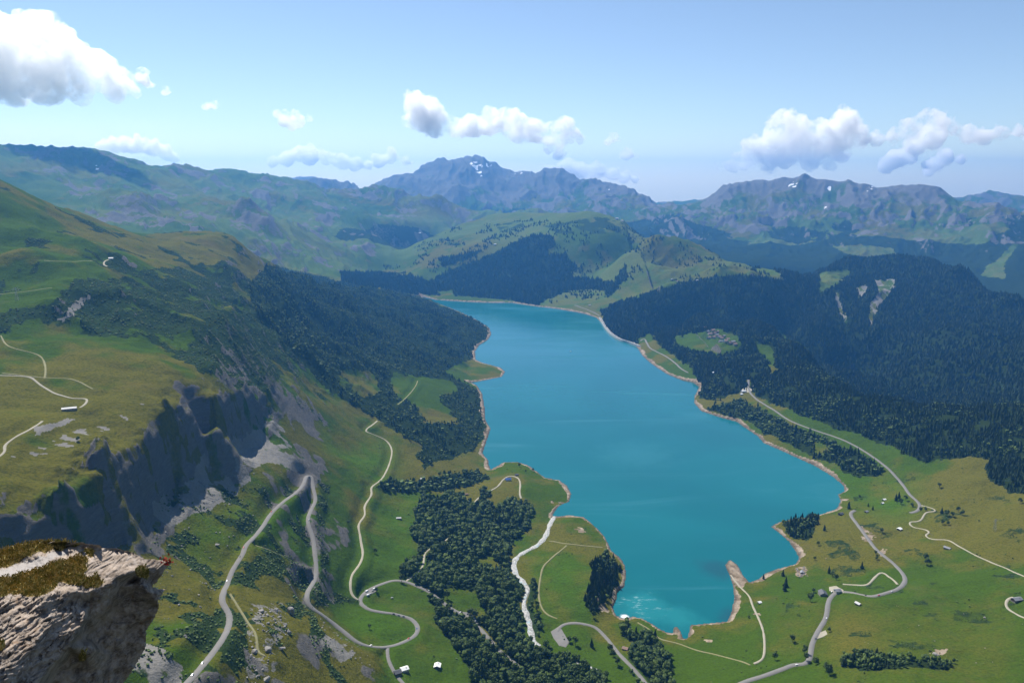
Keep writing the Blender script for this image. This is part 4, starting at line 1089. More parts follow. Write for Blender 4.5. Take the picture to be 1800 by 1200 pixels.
# low shrubs
def shrubs(label, mask, dens, seed, h=(1.2, 3.2)):
    rg_ = np.random.default_rng(seed)
    p = scatter(mask, dens, seed)
    if not len(p): return
    H = rg_.uniform(*h, len(p)); t = np.clip(0.45 + 0.3 * fbm(p[:, 0], p[:, 1], 60, 2, seed=seed) + rg_.normal(0, 0.12, len(p)), 0, 1)
    v, q, t = merge(p - np.array([0, 0, 0.2]) * H[:, None], T_BROAD[3], H * 1.15, H * rg_.uniform(1.3, 2.4, len(H)), t, rg_)
    me = fast_mesh("shrubbery", v, q, {"tint": t}, False); me.materials.append(m_leaf)
    o = bpy.data.objects.new("shrubbery", me); COL.objects.link(o); tag(o, label, "shrubs", kind="stuff")
    print("SHRUB", label, len(p))
sh = SHRUB > 0.4
shrubs("dark alder scrub spread over the steep high slope of the left massif", sh & (R > 1350) & (R < 3300) & ~FOREST & (U < 640), 1 / 62, 401, (1.5, 3.6))
shrubs("bushes scattered over the grassy slope below the cliff", sh & (R <= 1900) & (U < 640) & ~FOREST & (Z < 330), 1 / 22, 402, (1.0, 3.4))
shrubs("low juniper scrub in patches on the right hillside meadow", sh & (R < 2200) & (U > 1380) & ~FOREST & (LD > 25), 1 / 30, 404, (0.8, 2.2))
shrubs("sparse low bushes dotted over the meadows beside the lake", (R < 2600) & (LD > 20) & ~FOREST & (U > 560) & (fbm(X, Y, 120, 3, seed=403) > 0.42), 1 / 420, 403, (1.0, 3.2))

ISO = [
 ("c",1655,903,13,"tall dark conifer, upper left one of the clump on the right hillside"),("b",1664,907,12,"rounded tree in the middle of the right hillside clump"),("b",1674,908,10,"small round tree at the near side of the right hillside clump"),
 ("b",1684,900,11,"rounded tree at the upper right of the hillside clump"),("b",1691,905,11,"dark tree at the right end of the hillside clump"),("b",1657,921,9,"wide bushy tree at the lower left of the hillside clump"),("b",1666,922,8,"low bushy tree touching the lower edge of the hillside clump"),
 ("b",1627,984,12,"upper tree of the lone pair on the right meadow"),("b",1629,992,11,"lower tree of the lone pair on the right meadow"),
 ("b",1424,1057,14,"large round dark tree below the dark roofed farm building"),("b",1430,1040,7,"small tree beside the dark roofed farm building"),("c",1515,999,12,"lone dark conifer on the meadow inside the road bend"),
 ("c",1575,879,14,"tallest conifer of the clump beside the upper right road bend"),("c",1580,876,14,"second tall conifer beside the upper right road bend"),("b",1583,886,11,"round tree at the front of the roadside clump"),("b",1592,880,11,"round tree squeezed against the upper right road"),
 ("b",1603,890,9,"single bushy tree inside the upper right road bend"),("b",1618,899,9,"dark bushy tree under the track junction"),("b",1627,897,8,"bushy tree between the track and the road bend"),
 ("c",1492,894,15,"dark conifer on the shore behind the lakeside house"),("b",1511,876,8,"bush like tree on the meadow above the small shed"),("c",1534,896,9,"little conifer right of the small dark shed"),("c",1526,890,8,"little conifer above the small dark shed"),
 ("b",1550,936,9,"low tree on the meadow below the white roofed shed"),("c",1449,932,12,"conifer on the slope between the cape and the road"),("b",1438,958,8,"lone bush on the meadow behind the cape"),("b",1432,984,7,"small bush close to the right bay"),
 ("c",1457,1007,12,"conifer above the track to the farm buildings"),("b",1463,1013,10,"tree behind the grey roofed farmhouse"),("b",1470,1019,10,"rounded tree touching the track behind the grey roofed farmhouse"),("b",1541,983,7,"little tree just under the road curve"),("b",1539,974,7,"small roadside tree on the inner curve"),
 ("b",1414,1148,11,"dark tree left of the lower right road"),("b",1416,1160,10,"bushy tree just under the dark tree left of the lower right road"),("b",1434,1167,11,"round tree right of the lower road curve"),("b",1457,1185,13,"broad dark tree alone at the bottom right meadow"),("b",1452,1178,11,"smaller tree leaning against the broad bottom right tree"),
 ("b",1457,1110,7,"tree beside the roadside lay-by"),("b",1793,884,10,"lone tree at the right edge under the spruce forest"),("b",1651,858,11,"wide bush alone on the meadow under the forest"),
 ("c",1376,1012,12,"upper conifer on the slope between the two bays"),("c",1381,1032,17,"tall dark conifer group leader between the two bays"),("c",1379,1038,14,"shorter conifer under the tall one between the two bays"),("c",1342,1017,9,"small conifer on the shore right of the spit"),
 ("b",1393,1128,11,"round tree alone between the footpath and the road"),("b",1362,1160,11,"tree above the hedge near the footpath end"),("b",1316,1086,5,"tiny bush beside the footpath on the meadow"),
 ("b",913,820,9,"round tree on top of the hill with the blue roofed house"),("b",937,828,8,"tree at the right shore of the blue house hill"),("b",924,830,6,"low tree left of the shore tree on the hill"),("b",843,892,8,"small tree below the track on the brown slope"),
 ("c",947,1092,14,"dark conifer beside the loop of the grassy track"),("b",937,1025,11,"tree standing on the meadow side of the river"),("b",940,1055,11,"dark round tree by the river below the track"),("b",944,1072,10,"round tree lowest on the river meadow side"),("b",1043,1084,9,"round tree at the foot of the rocky knob"),
 ("c",1040,1136,13,"dark conifer in the middle of the road loop"),("b",1011,1133,12,"dark tree beside the gravel turning place"),("b",1001,1128,10,"bushy tree shading the gravel turning place"),("b",1072,1146,12,"tree left of the road under the small chalet"),("b",1078,1153,11,"second tree along the road under the small chalet"),("b",1085,1168,11,"tree at the lower left of the road near the small chalet"),
 ("b",660,972,9,"lone round tree in the green meadow left of the wood"),("b",650,1105,7,"lone bush inside the S bend of the road"),("b",613,920,7,"small tree on the scrubby meadow left of the dirt track"),("b",773,837,10,"tall lone tree right of the grey hut on the left meadow"),
 ("b",662,1040,8,"dark tree beside the parked campers"),("b",786,1052,13,"big round tree overhanging the road to the car park"),("b",776,1065,12,"dark tree opposite the big one along the road to the car park"),("b",706,1022,12,"dark tree hiding the road junction at the top of the bend"),
 ("b",137,775,6,"dark bush crouching on the plateau outcrop"),("c",812,1083,10,"conifer on the lower edge of the car park"),("c",822,1098,11,"conifer touching the road below the car park"),("c",842,1118,12,"conifer leaning over the road under the car park"),
]
for kind, u_, v_, H, lab in ISO:
    p = ground(u_, v_)[0]; p[2] = hz(p[0], p[1])
    H *= 1.4
    plant(kind, p, H, H * (0.95 if kind == "b" else 1.1), lab)

# ================================================================ BUILDINGS
def rgb(r, g_, b_):
    f = lambda c: (c / 255 / 12.92) if c <= 10 else ((c / 255 + 0.055) / 1.055) ** 2.4
    return (f(r), f(g_), f(b_))
M_WALL = {"timber": simple_mat("dark_timber", (0.085, 0.055, 0.035), 0.9, 0.3, 2.0), "white": simple_mat("white_render", (0.62, 0.60, 0.56), 0.9, 0.08, 1.0), "stone": simple_mat("field_stone", (0.24, 0.22, 0.20), 0.95, 0.35, 2.5),
          "tan": simple_mat("tan_render", (0.42, 0.34, 0.25), 0.9, 0.12, 1.5)}
def roof_mat(nm, col, rough=0.6, metal=0.0):
    m, nt, b = mat_new(nm); g = NG(nt)
    w = g.n("ShaderNodeTexWave"); w.inputs["Scale"].default_value = 1.6; w.inputs["Distortion"].default_value = 0.6
    g.link(g.pos(), w.inputs["Vector"])
    n = g.noise(1.2, 4, 0.6, g.pos())
    f = g.math('ADD', g.math('MULTIPLY', w.outputs["Fac"], 0.35), g.math('MULTIPLY', n, 0.65))
    g.link(g.mix(f, tuple(c * 0.75 for c in col), tuple(min(1, c * 1.2) for c in col)), b.inputs["Base Color"])
    b.inputs["Roughness"].default_value = rough; b.inputs["Metallic"].default_value = metal; b.inputs["Specular IOR Level"].default_value = 0.4
    return m
M_ROOF = {"white": roof_mat("pale_sheet_roof", (0.75, 0.75, 0.74), 0.45), "grey": roof_mat("grey_slate_roof", (0.20, 0.205, 0.22), 0.7), "dark": roof_mat("dark_slate_roof", (0.075, 0.078, 0.088), 0.7), "blue": roof_mat("blue_sheet_roof", (0.045, 0.10, 0.30), 0.4),
          "brown": roof_mat("brown_shingle_roof", (0.24, 0.155, 0.125), 0.85), "pale": roof_mat("pale_grey_roof", (0.42, 0.42, 0.42), 0.6)}
M_GLASS = simple_mat("window_glass", (0.03, 0.035, 0.045), 0.15, 0.1, 1.0, 0.6)
M_FRAME = simple_mat("pale_wood", (0.30, 0.22, 0.15), 0.85, 0.2, 3.0)
M_DOOR = simple_mat("door_wood", (0.14, 0.085, 0.05), 0.85, 0.25, 3.0)
M_STONE = M_WALL["stone"]

def add_box(bm, c, s, rz=0.0):
    hx_, hy_, hz_ = s[0] / 2, s[1] / 2, s[2] / 2; ca, sa = math.cos(rz), math.sin(rz)
    v = []
    for dx, dy, dz_ in ((-1, -1, -1), (1, -1, -1), (1, 1, -1), (-1, 1, -1), (-1, -1, 1), (1, -1, 1), (1, 1, 1), (-1, 1, 1)):
        x, y = dx * hx_, dy * hy_
        v.append(bm.verts.new((c[0] + ca * x - sa * y, c[1] + sa * x + ca * y, c[2] + dz_ * hz_)))
    for f in ((0, 3, 2, 1), (4, 5, 6, 7), (0, 1, 5, 4), (1, 2, 6, 5), (2, 3, 7, 6), (3, 0, 4, 7)): bm.faces.new([v[i] for i in f])
def add_prism(bm, pts, y0, y1):
    """closed outline in x,z swept along y"""
    a = [bm.verts.new((p[0], y0, p[1])) for p in pts]; b_ = [bm.verts.new((p[0], y1, p[1])) for p in pts]; n = len(pts)
    bm.faces.new(a[::-1]); bm.faces.new(b_)
    for i in range(n): bm.faces.new((a[i], a[(i + 1) % n], b_[(i + 1) % n], b_[i]))
def bobj(name, bm, mat, parent=None):
    bmesh.ops.recalc_face_normals(bm, faces=bm.faces[:])
    me = bpy.data.meshes.new(name); bm.to_mesh(me); bm.free(); me.materials.append(mat)
    o = bpy.data.objects.new(name, me); COL.objects.link(o)
    if parent is not None: o.parent = parent
    return o
def empty(name, loc, rz=0.0):
    o = bpy.data.objects.new(name, None); COL.objects.link(o); o.location = tuple(float(q) for q in loc); o.rotation_euler = (0, 0, rz); return o

def house(name, p, rz, L, W, hw, hr, wall, roof, label, cat="house", group=None, chimney=True, dormer=False):
    """gabled house: ridge along local y (length L), width W along x"""
    root = empty(name, p, rz)
    base = -2.5
    bm = bmesh.new(); add_prism(bm, [(-W / 2, base), (W / 2, base), (W / 2, hw), (0, hw + hr), (-W / 2, hw)], -L / 2, L / 2)
    bobj("wall", bm, M_WALL[wall], root)
    bm = bmesh.new(); add_box(bm, (0, 0, base / 2 + 0.35), (W + 0.16, L + 0.16, -base + 0.5)); bobj("plinth", bm, M_STONE, root)
    ov, th = 0.7, 0.22; sl = hr / (W / 2)
    bm = bmesh.new()
    x1 = W / 2 + ov; z1 = hw - ov * sl
    add_prism(bm, [(-x1, z1 + 0.04), (0, hw + hr + 0.04), (x1, z1 + 0.04), (x1, z1 + 0.04 + th), (0, hw + hr + 0.04 + th * 1.25), (-x1, z1 + 0.04 + th)], -L / 2 - ov, L / 2 + ov)
    rf = bobj("roof", bm, M_ROOF[roof], root)
    if chimney:
        bm = bmesh.new(); add_box(bm, (W * 0.18, L * 0.2, hw + hr * 0.85), (0.8, 0.8, 1.9)); add_box(bm, (W * 0.18, L * 0.2, hw + hr * 0.85 + 1.03), (1.0, 1.0, 0.15)); bobj("chimney", bm, M_STONE, rf)
    # openings: front gable (y-), sides
    def opening(kind, c, s):
        bm = bmesh.new(); add_box(bm, c, s); w = bobj(kind, bm, M_FRAME if kind == "window" else M_DOOR, root)
        if kind == "window":
            bm = bmesh.new()
            k = [max(q - 0.22, 0.05) if q > 0.3 else q + 0.05 for q in s]; add_box(bm, c, k); bobj("pane", bm, M_GLASS, w)
    opening("door", (0.0, -L / 2 - 0.04, 1.1), (1.3, 0.14, 2.1))
    if hw > 2.6:
        for xx in (-W * 0.3, W * 0.3): opening("window", (xx, -L / 2 - 0.04, hw * 0.55), (1.1, 0.14, 1.2))
        for yy in (-L * 0.27, L * 0.27):
            for sx in (-1, 1): opening("window", (sx * (W / 2 + 0.04), yy, hw * 0.55), (0.14, 1.1, 1.2))
        if hr > 1.6: opening("window", (0.0, -L / 2 - 0.04, hw + hr * 0.35), (0.9, 0.14, 0.9))
    return tag(root, label, cat, group)

def gp(u_, v_):
    p = ground(u_, v_)[0]; p[2] = float(hz(p[0], p[1])); return p
HOUSES = [   # name, pixel, yaw deg, L, W, wall h, roof h, wall, roof, label
 ("farmhouse",(711,1178),62,11,9,4.2,1.9,"white","white","white roofed house beside the dark barn at the bottom of the meadow"),
 ("barn",(699,1184),62,10,9,4.0,2.4,"timber","dark","dark roofed barn touching the white roofed house"),
 ("chalet",(769,1172),4,10,9.5,3.6,2.0,"timber","white","small dark chalet with a pale roof alone on the meadow by the wood"),
 ("chalet",(893,844),70,15,10,4.2,2.8,"white","blue","blue roofed house on the hill above the near shore"),
 ("barn",(908,835),75,9,6,2.8,1.6,"timber","dark","low dark shed behind the blue roofed house"),
 ("hut",(701,911),85,10,5.5,2.4,1.3,"timber","pale","long grey hut in the green meadow left of the wood"),
 ("hut",(820,869),70,7,5,2.4,1.2,"timber","brown","little brown hut on the dry slope above the wood"),
 ("hut",(743,842),80,12,7,2.8,1.8,"stone","pale","pale roofed hut among trees on the upper left meadow"),
 ("chalet",(1099,1141),-62,9,6.5,2.8,1.6,"tan","brown","brown roofed chalet beside the road at the lower end of the lake"),
 ("hut",(1335,1060),70,6,5,2.6,1.2,"white","white","tiny white hut beside the footpath to the spit"),
 ("farmhouse",(1446,1045),5,15,13,4.6,3.4,"stone","dark","large dark roofed farm building at the road fork"),
 ("farmhouse",(1472,1040),78,11,9,4.0,2.2,"white","grey","grey roofed farmhouse with white wall at the road fork"),
 ("hut",(1508,1062),-28,9,6,2.6,1.4,"timber","pale","grey roofed hut below the road east of the fork"),
 ("farmhouse",(1478,904),65,10,8,3.6,2.2,"timber","dark","dark lakeside house where the road ends at the shore"),
 ("hut",(1523,900),60,8,6,2.6,1.6,"timber","grey","small dark shed right of the lakeside house"),
 ("hut",(1554,879),68,8,6,2.8,1.5,"tan","white","upper pale shed of the pair near the road bend"),
 ("hut",(1551,885),68,6,4.5,2.4,1.2,"white","white","lower small white shed of the pair near the road bend"),
 ("hut",(1581,931),58,9,8,3.4,1.6,"timber","white","dark hut with a bright white roof on the right meadow"),
 ("hut",(1665,964),-38,12,7,2.8,1.6,"tan","grey","grey roofed hut under the winding track"),
 ("farmhouse",(1787,1055),75,16,9,3.6,2.4,"timber","grey","long grey roofed house at the right edge"),
 ("hut",(1410,1007),20,9,7,3.0,1.8,"stone","grey","grey building on the pale rubble patch above the bay"),
 ("cowshed",(122,720),68,19,6,2.8,1.2,"tan","pale","long pale roofed shed at the end of the plateau track"),
 ("hut",(195,456),60,10,6,3.4,1.6,"white","pale","white hut on the knoll of the upper left ridge"),
 ("farmhouse",(1307,689),75,18,10,5.0,2.6,"white","white","white building at the upper end of the lakeside forest road"),
 ("hut",(1303,694),75,9,8,4.0,1.8,"white","white","small white building just below the larger one in the forest"),
 ("hut",(1325,680),40,12,7,4.0,1.8,"white","pale","pale building right of the road end in the forest"),
 ("hut",(1253,656),60,10,8,5.0,2.0,"white","white","white hut half hidden in the forest by the shore"),
 ("hut",(1036,537),70,14,9,4.5,2.5,"white","pale","pale house on the far shore left of the dam"),
 ("hut",(1181,492),60,16,11,5.0,3.0,"white","pale","pale farm on the far green hill near the forest edge"),
 ("hut",(1190,495),60,14,10,4.5,3.0,"tan","brown","brown farm beside the pale one on the far green hill"),
 ("hut",(1225,494),60,15,11,5.0,3.0,"white","white","white farm on the right part of the far green hill"),
 ("hut",(1084,385),60,26,16,7.0,4.0,"white","pale","left pale lodge high on the crest of the far green hill"),
 ("hut",(1093,389),60,24,15,7.0,4.0,"tan","pale","right lodge high on the crest of the far green hill"),
 ("hut",(870,430),60,20,13,5.0,3.0,"white","white","white hut alone on the upper slope of the far green hill"),
 ("hut",(738,410),60,22,14,5.0,3.0,"white","white","white hut on the left flank of the far green hill"),
]
for nm, (u_, v_), yaw, L, W, hw, hr, wl, rf, lab in HOUSES:
    p = gp(u_, v_)
    r_ = math.hypot(p[0], p[1]); a_ = math.atan2(p[0], p[1])
    house(nm, p, math.radians(-yaw) if yaw >= 0 else math.radians(-yaw), L, W, hw, hr, wl, rf, lab, "hut" if nm == "hut" else "barn" if nm in ("barn", "cowshed") else "house", chimney=nm in ("farmhouse", "chalet"))

VIL = [(1240,578),(1244,583),(1248,588),(1253,582),(1256,587),(1260,590),(1264,593),(1261,584),(1268,596),(1272,592),(1275,600),(1279,597),(1283,604),(1288,602),(1246,594),(1254,594),(1292,606),(1267,601)]
vr = np.random.default_rng(88)
VPOS = ["at the upper left end", "second from the upper left end", "on the left edge", "in the upper row near the left end", "in the middle of the left cluster", "in the middle row", "in the centre", "on the upper edge", "right of the centre", "on the upper right edge", "in the right half",
        "on the right slope", "near the right end", "close to the right end", "on the lower left edge beside the meadow", "on the lower edge beside the meadow", "at the far right end", "on the lower edge of the right half"]
for k, (u_, v_) in enumerate(VIL):
    p = gp(u_, v_)
    house("chalet", p, math.radians(-60 + vr.normal(0, 12)), vr.uniform(15, 22), vr.uniform(11, 15), vr.uniform(5, 8), vr.uniform(3, 4.2), ["tan", "tan", "white", "tan"][k % 4], ["brown", "brown", "brown", "grey"][(k * 7) % 4],
          ["tan", "tan", "pale", "tan"][k % 4] + " walled chalet " + VPOS[k] + " of the ridge top village", "chalet", "chalets of the ridge top village", False)

# ================================================================ DAM
m_conc, nt, b = mat_new("dam_concrete"); g = NG(nt)
cn = g.noise(0.08, 5, 0.65, g.pos((1, 1, 0.25)))
g.link(g.mix(cn, (0.27, 0.265, 0.25), (0.52, 0.50, 0.47)), b.inputs["Base Color"])
DPX = crom([(1053,560),(1058,568),(1064,578),(1074,589),(1090,599),(1106,604),(1124,611)], 2.0)
a_, s_ = ray(DPX[:, 0], DPX[:, 1]); r_ = -CAM_H / s_
dp = np.stack([r_ * np.sin(a_), r_ * np.cos(a_)], 1)
dt_ = np.gradient(dp, axis=0); dt_ /= np.hypot(*dt_.T)[:, None]
dn = np.stack([dt_[:, 1], -dt_[:, 0]], 1)
if (dn[len(dn) // 2] * dp[len(dp) // 2]).sum() < 0: dn = -dn      # pointing away from the viewer = downstream
droot = empty("dam", (float(dp[len(dp) // 2][0]), float(dp[len(dp) // 2][1]), 0.0))
off = np.array([droot.location.x, droot.location.y])
def sweep(name, prof, mat):
    """profile points (outward offset, z) swept along the crest"""
    n, m = len(dp), len(prof); V_ = []
    for i in range(n):
        for o_, z_ in prof: V_.append((*(dp[i] + dn[i] * o_ - off), z_))
    F_ = []
    for i in range(n - 1):
        for j in range(m):
            F_.append((i * m + j, i * m + (j + 1) % m, (i + 1) * m + (j + 1) % m, (i + 1) * m + j))
    F_.append(tuple(range(m))); F_.append(tuple(range((n - 1) * m, n * m))[::-1])
    o = mesh_obj(name, V_, F_, mat, droot)
    bm = bmesh.new(); bm.from_mesh(o.data); bmesh.ops.recalc_face_normals(bm, faces=bm.faces[:]); bm.to_mesh(o.data); bm.free()
    return o
sweep("wall", [(-2, -30), (-1, 9.0), (9, 9.0), (11, 0), (26, -110), (0, -110)], m_conc)
sweep("roadway", [(0.6, 9.0), (0.6, 9.25), (7.6, 9.25), (7.6, 9.0)], m_road["asphalt"])
sweep("parapet", [(-1.0, 9.0), (-1.0, 10.2), (-0.3, 10.2), (-0.3, 9.0)], M_WALL["white"])
sweep("parapet", [(8.2, 9.0), (8.2, 10.2), (8.9, 10.2), (8.9, 9.0)], M_WALL["white"])
bm = bmesh.new()
for i in range(4, len(dp) - 4, 6):      # buttresses on the air side
    q = dp[i] + dn[i] * 17 - off; add_box(bm, (q[0], q[1], -50), (6, 26, 110), math.atan2(dn[i][1], dn[i][0]) - math.pi / 2)
bobj("buttress", bm, m_conc, droot)
tag(droot, "pale curved concrete dam with a road along its crest, holding the lake", "dam")

# ================================================================ CARS
M_TYRE = simple_mat("tyre_rubber", (0.02, 0.02, 0.02), 0.9, 0.1, 5.0)
M_RIM = simple_mat("wheel_rim", (0.35, 0.35, 0.36), 0.4, 0.1, 5.0, 0.5, 0.8)
PAINT = {}
for nm, c in (("white", (0.80, 0.80, 0.79)), ("black", (0.02, 0.02, 0.022)), ("red", (0.40, 0.02, 0.02)), ("silver", (0.45, 0.46, 0.48)), ("blue", (0.03, 0.08, 0.25)), ("grey", (0.14, 0.145, 0.15))):
    m, nt, b = mat_new(nm + "_car_paint"); b.inputs["Base Color"].default_value = (*c, 1); b.inputs["Roughness"].default_value = 0.3; b.inputs["Specular IOR Level"].default_value = 0.5
    b.inputs["Coat Weight"].default_value = 0.6; PAINT[nm] = m
M_LAMP = simple_mat("lamp_lens", (0.7, 0.7, 0.65), 0.2, 0.05, 3.0, 0.6)
def car_meshes(kind):
    if kind == "car":
        body = [(-2.15, 0.35), (-2.2, 0.75), (-2.0, 1.0), (-1.65, 1.05), (-1.25, 1.46), (0.45, 1.48), (1.15, 1.02), (1.9, 0.90), (2.15, 0.65), (2.12, 0.35)]; hwid = 0.88; wx = (-1.35, 1.35)
        glass = [(-1.52, 1.07), (-1.2, 1.40), (0.42, 1.42), (0.98, 1.05)]
    else:
        body = [(-3.0, 0.4), (-3.05, 2.75), (-2.9, 2.9), (1.7, 2.9), (2.2, 2.7), (2.35, 2.05), (2.0, 1.85), (2.65, 1.15), (3.0, 1.0), (3.05, 0.4)]; hwid = 1.1; wx = (-1.7, 1.9)
        glass = [(1.55, 1.2), (1.55, 1.75), (2.05, 1.75), (2.5, 1.2)]
    bm = bmesh.new(); add_prism(bm, body, -hwid, hwid)
    bmesh.ops.bevel(bm, geom=[e for e in bm.edges if abs(abs(e.verts[0].co.y) - hwid) < 1e-4 and abs(abs(e.verts[1].co.y) - hwid) < 1e-4], offset=0.12, segments=2, affect='EDGES')
    bmesh.ops.recalc_face_normals(bm, faces=bm.faces[:]); B = bpy.data.meshes.new("body"); bm.to_mesh(B); bm.free()
    bm = bmesh.new(); add_prism(bm, glass, -hwid - 0.01, hwid + 0.01)
    bmesh.ops.recalc_face_normals(bm, faces=bm.faces[:]); G = bpy.data.meshes.new("window"); bm.to_mesh(G); bm.free(); G.materials.append(M_GLASS)
    bm = bmesh.new(); bmesh.ops.create_cone(bm, cap_ends=True, segments=14, radius1=0.33, radius2=0.33, depth=0.24)
    Wm = bpy.data.meshes.new("tyre"); bm.to_mesh(Wm); bm.free(); Wm.materials.append(M_TYRE)
    bm = bmesh.new(); bmesh.ops.create_cone(bm, cap_ends=True, segments=12, radius1=0.2, radius2=0.2, depth=0.27)
    Rm = bpy.data.meshes.new("rim"); bm.to_mesh(Rm); bm.free(); Rm.materials.append(M_RIM)
    bm = bmesh.new(); add_box(bm, (0, 0, 0), (0.06, 0.32, 0.16)); Hm = bpy.data.meshes.new("headlight"); bm.to_mesh(Hm); bm.free(); Hm.materials.append(M_LAMP)
    return B, G, Wm, Rm, Hm, hwid, wx, (2.14 if kind == "car" else 3.04, 0.68 if kind == "car" else 0.8)
CM = {k: car_meshes(k) for k in ("car", "van")}
BODY = {}
def car(kind, p, rz, colour, label, group=None):
    B, G, Wm, Rm, Hm, hwid, wx, (hx_, hz_) = CM[kind]
    if (kind, colour) not in BODY:
        q = B.copy(); q.materials.append(PAINT[colour]); BODY[kind, colour] = q
    root = empty("car" if kind == "car" else "camper_van", p, rz)
    def part(nm, d, loc=(0, 0, 0), rot=(0, 0, 0), par=root):
        o = bpy.data.objects.new(nm, d); COL.objects.link(o); o.parent = par; o.location = loc; o.rotation_euler = rot; return o
    bd = part("body", BODY[kind, colour]); part("window", G)
    for x_ in wx:
        for s in (-1, 1):
            w = part("wheel", Wm, (x_, s * (hwid - 0.08), 0.33), (math.pi / 2, 0, 0)); part("rim", Rm, (0, 0, 0), (0, 0, 0), w)
    for s in (-1, 1): part("headlight", Hm, (hx_, s * (hwid - 0.28), hz_))
    return tag(root, label, "car" if kind == "car" else "camper van", group)

def on_road(u_, v_, lateral=1.6, ang=0.0):
    """point on the nearest road ribbon and its heading"""
    g0 = ground(u_, v_)[0]; best = None
    for name, w, mk, label, q in paths:
        if name == "river": continue
        d = np.hypot(q[:, 0] - g0[0], q[:, 1] - g0[1]); i = int(d.argmin())
        if best is None or d[i] < best[0]: best = (d[i], q, i)
    d, q, i = best; i = min(max(i, 1), len(q) - 2)
    t = q[i + 1] - q[i - 1]; h = math.atan2(t[1], t[0])
    n = np.array([math.sin(h), -math.cos(h)])
    return (q[i][0] + n[0] * lateral, q[i][1] + n[1] * lateral, q[i][2] + 0.38), h + ang
CARS = [("car",353,1166,"white","white car driving on the lower pass road near the rock"),("car",346,1186,"white","white car at the very bottom of the pass road"),("car",401,1020,"white","small white car on the bend of the pass road"),("car",426,979,"black","dark car on the upper pass road"),
 ("car",431,963,"red","red car on the upper pass road lay-by"),("car",473,900,"red","red car climbing towards the top hairpin"),("car",543,914,"silver","silver car on the right arm of the hairpin road"),("car",692,1069,"black","dark car near the lower bend below the campers"),("car",703,1080,"grey","grey car leading into the round bend"),
 ("car",708,1082,"black","black car following close behind in the round bend"),("car",735,1105,"blue","blue car in the tightest part of the round bend"),("car",721,1123,"red","red car leaving the round bend"),("car",658,1139,"white","white car where the side road joins"),
 ("car",747,1037,"grey","grey car at the top of the bend near the wood"),("car",752,1040,"silver","silver car behind the grey one near the wood"),("car",1453,1086,"white","white car on the lower right road below the farm"),("car",1426,1121,"grey","grey car beside the right lay-by"),("car",1437,1122,"black","black car parked in the right lay-by"),
 ("car",1525,1046,"black","dark car on the right road below the track"),("car",1541,1043,"red","red car on the right road near the bend"),("car",1567,1040,"silver","silver car entering the right road bend"),("car",1402,1168,"white","white car at the lower right road end")]
for kind, u_, v_, c, lab in CARS:
    loc, h = on_road(u_, v_, 1.7); car(kind, loc, h, c, lab)
# lay-bys and car parks: flat sheets of gravel
def apron(px_, label, mat="asphalt"):
    g_ = ground(*np.array(px_, float).T); zc = hz(g_[:, 0], g_[:, 1])
    c = g_[:, :2].mean(0)
    # follow the ground with a fine fan
    bm = bmesh.new(); k = len(px_); rings = []
    for f in np.linspace(0.0, 1.0, 7)[1:]:
        ring = []
        for i in range(k):
            for t in np.arange(4) / 4:
                e = g_[i, :2] * (1 - t) + g_[(i + 1) % k, :2] * t; q = c + (e - c) * f
                ring.append(bm.verts.new((q[0], q[1], float(hz(q[0], q[1])) + 0.5 - (1.5 if f == 1 else 0))))
        rings.append(ring)
    ctr = bm.verts.new((c[0], c[1], float(hz(c[0], c[1])) + 0.5)); n = len(rings[0])
    for i in range(n): bm.faces.new((ctr, rings[0][i], rings[0][(i + 1) % n]))
    for a, b_ in zip(rings[:-1], rings[1:]):
        for i in range(n): bm.faces.new((a[i], b_[i], b_[(i + 1) % n], a[(i + 1) % n]))
    o = bobj("car_park", bm, m_road[mat]); tag(o, label, "car park", kind="structure")
apron([(806,1072),(820,1074),(834,1082),(842,1092),(845,1103),(838,1106),(826,1096),(812,1086)], "gravel car park widening the road inside the wood")
apron([(966,1108),(980,1099),(988,1104),(995,1116),(1003,1130),(996,1140),(982,1136),(971,1120)], "grey turning place at the head of the lower road")
apron([(640,1036),(655,1031),(665,1033),(662,1040),(648,1048),(641,1047)], "widened roadside where campers stand in the bend")
apron([(1436,1112),(1452,1106),(1456,1114),(1446,1120),(1434,1124)], "pale lay-by beside the lower right road", "gravel")
apron([(1456,1030),(1470,1028),(1484,1036),(1486,1042),(1466,1042),(1456,1038)], "pale yard around the farm buildings at the fork", "gravel")
apron([(1300,684),(1312,680),(1324,679),(1326,684),(1316,690),(1303,692)], "pale yard at the end of the forest road", "gravel")
def park(kind, u_, v_, rz, c, lab):
    p = gp(u_, v_); car(kind, (p[0], p[1], p[2] + 0.52), rz, c, lab)
park("van",645,1040,0.9,"white","upper white camper van parked inside the road bend"); park("van",647,1047,0.9,"white","lower white camper van parked inside the road bend"); park("car",651,1044,0.9,"silver","silver car between the two campers in the bend")
park("car",655,1039,0.9,"grey","grey car parked beside the campers in the bend"); park("van",658,1036,0.9,"white","white camper van furthest right in the road bend"); park("car",689,1051,0.3,"silver","silver car standing on the grass inside the S bend")
park("car",810,1076,0.4,"white","white car at the upper end of the wood car park"); park("car",822,1079,1.2,"black","black car parked at the car park edge by the clearing"); park("van",832,1083,0.6,"white","first white van of the car park row"); park("car",834,1087,0.6,"white","second white car of the car park row")
park("car",836,1089,0.6,"silver","silver car of the car park row"); park("van",838,1092,0.6,"white","last white van of the car park row"); park("car",1462,1040,0.8,"white","white car in the farm yard at the fork")

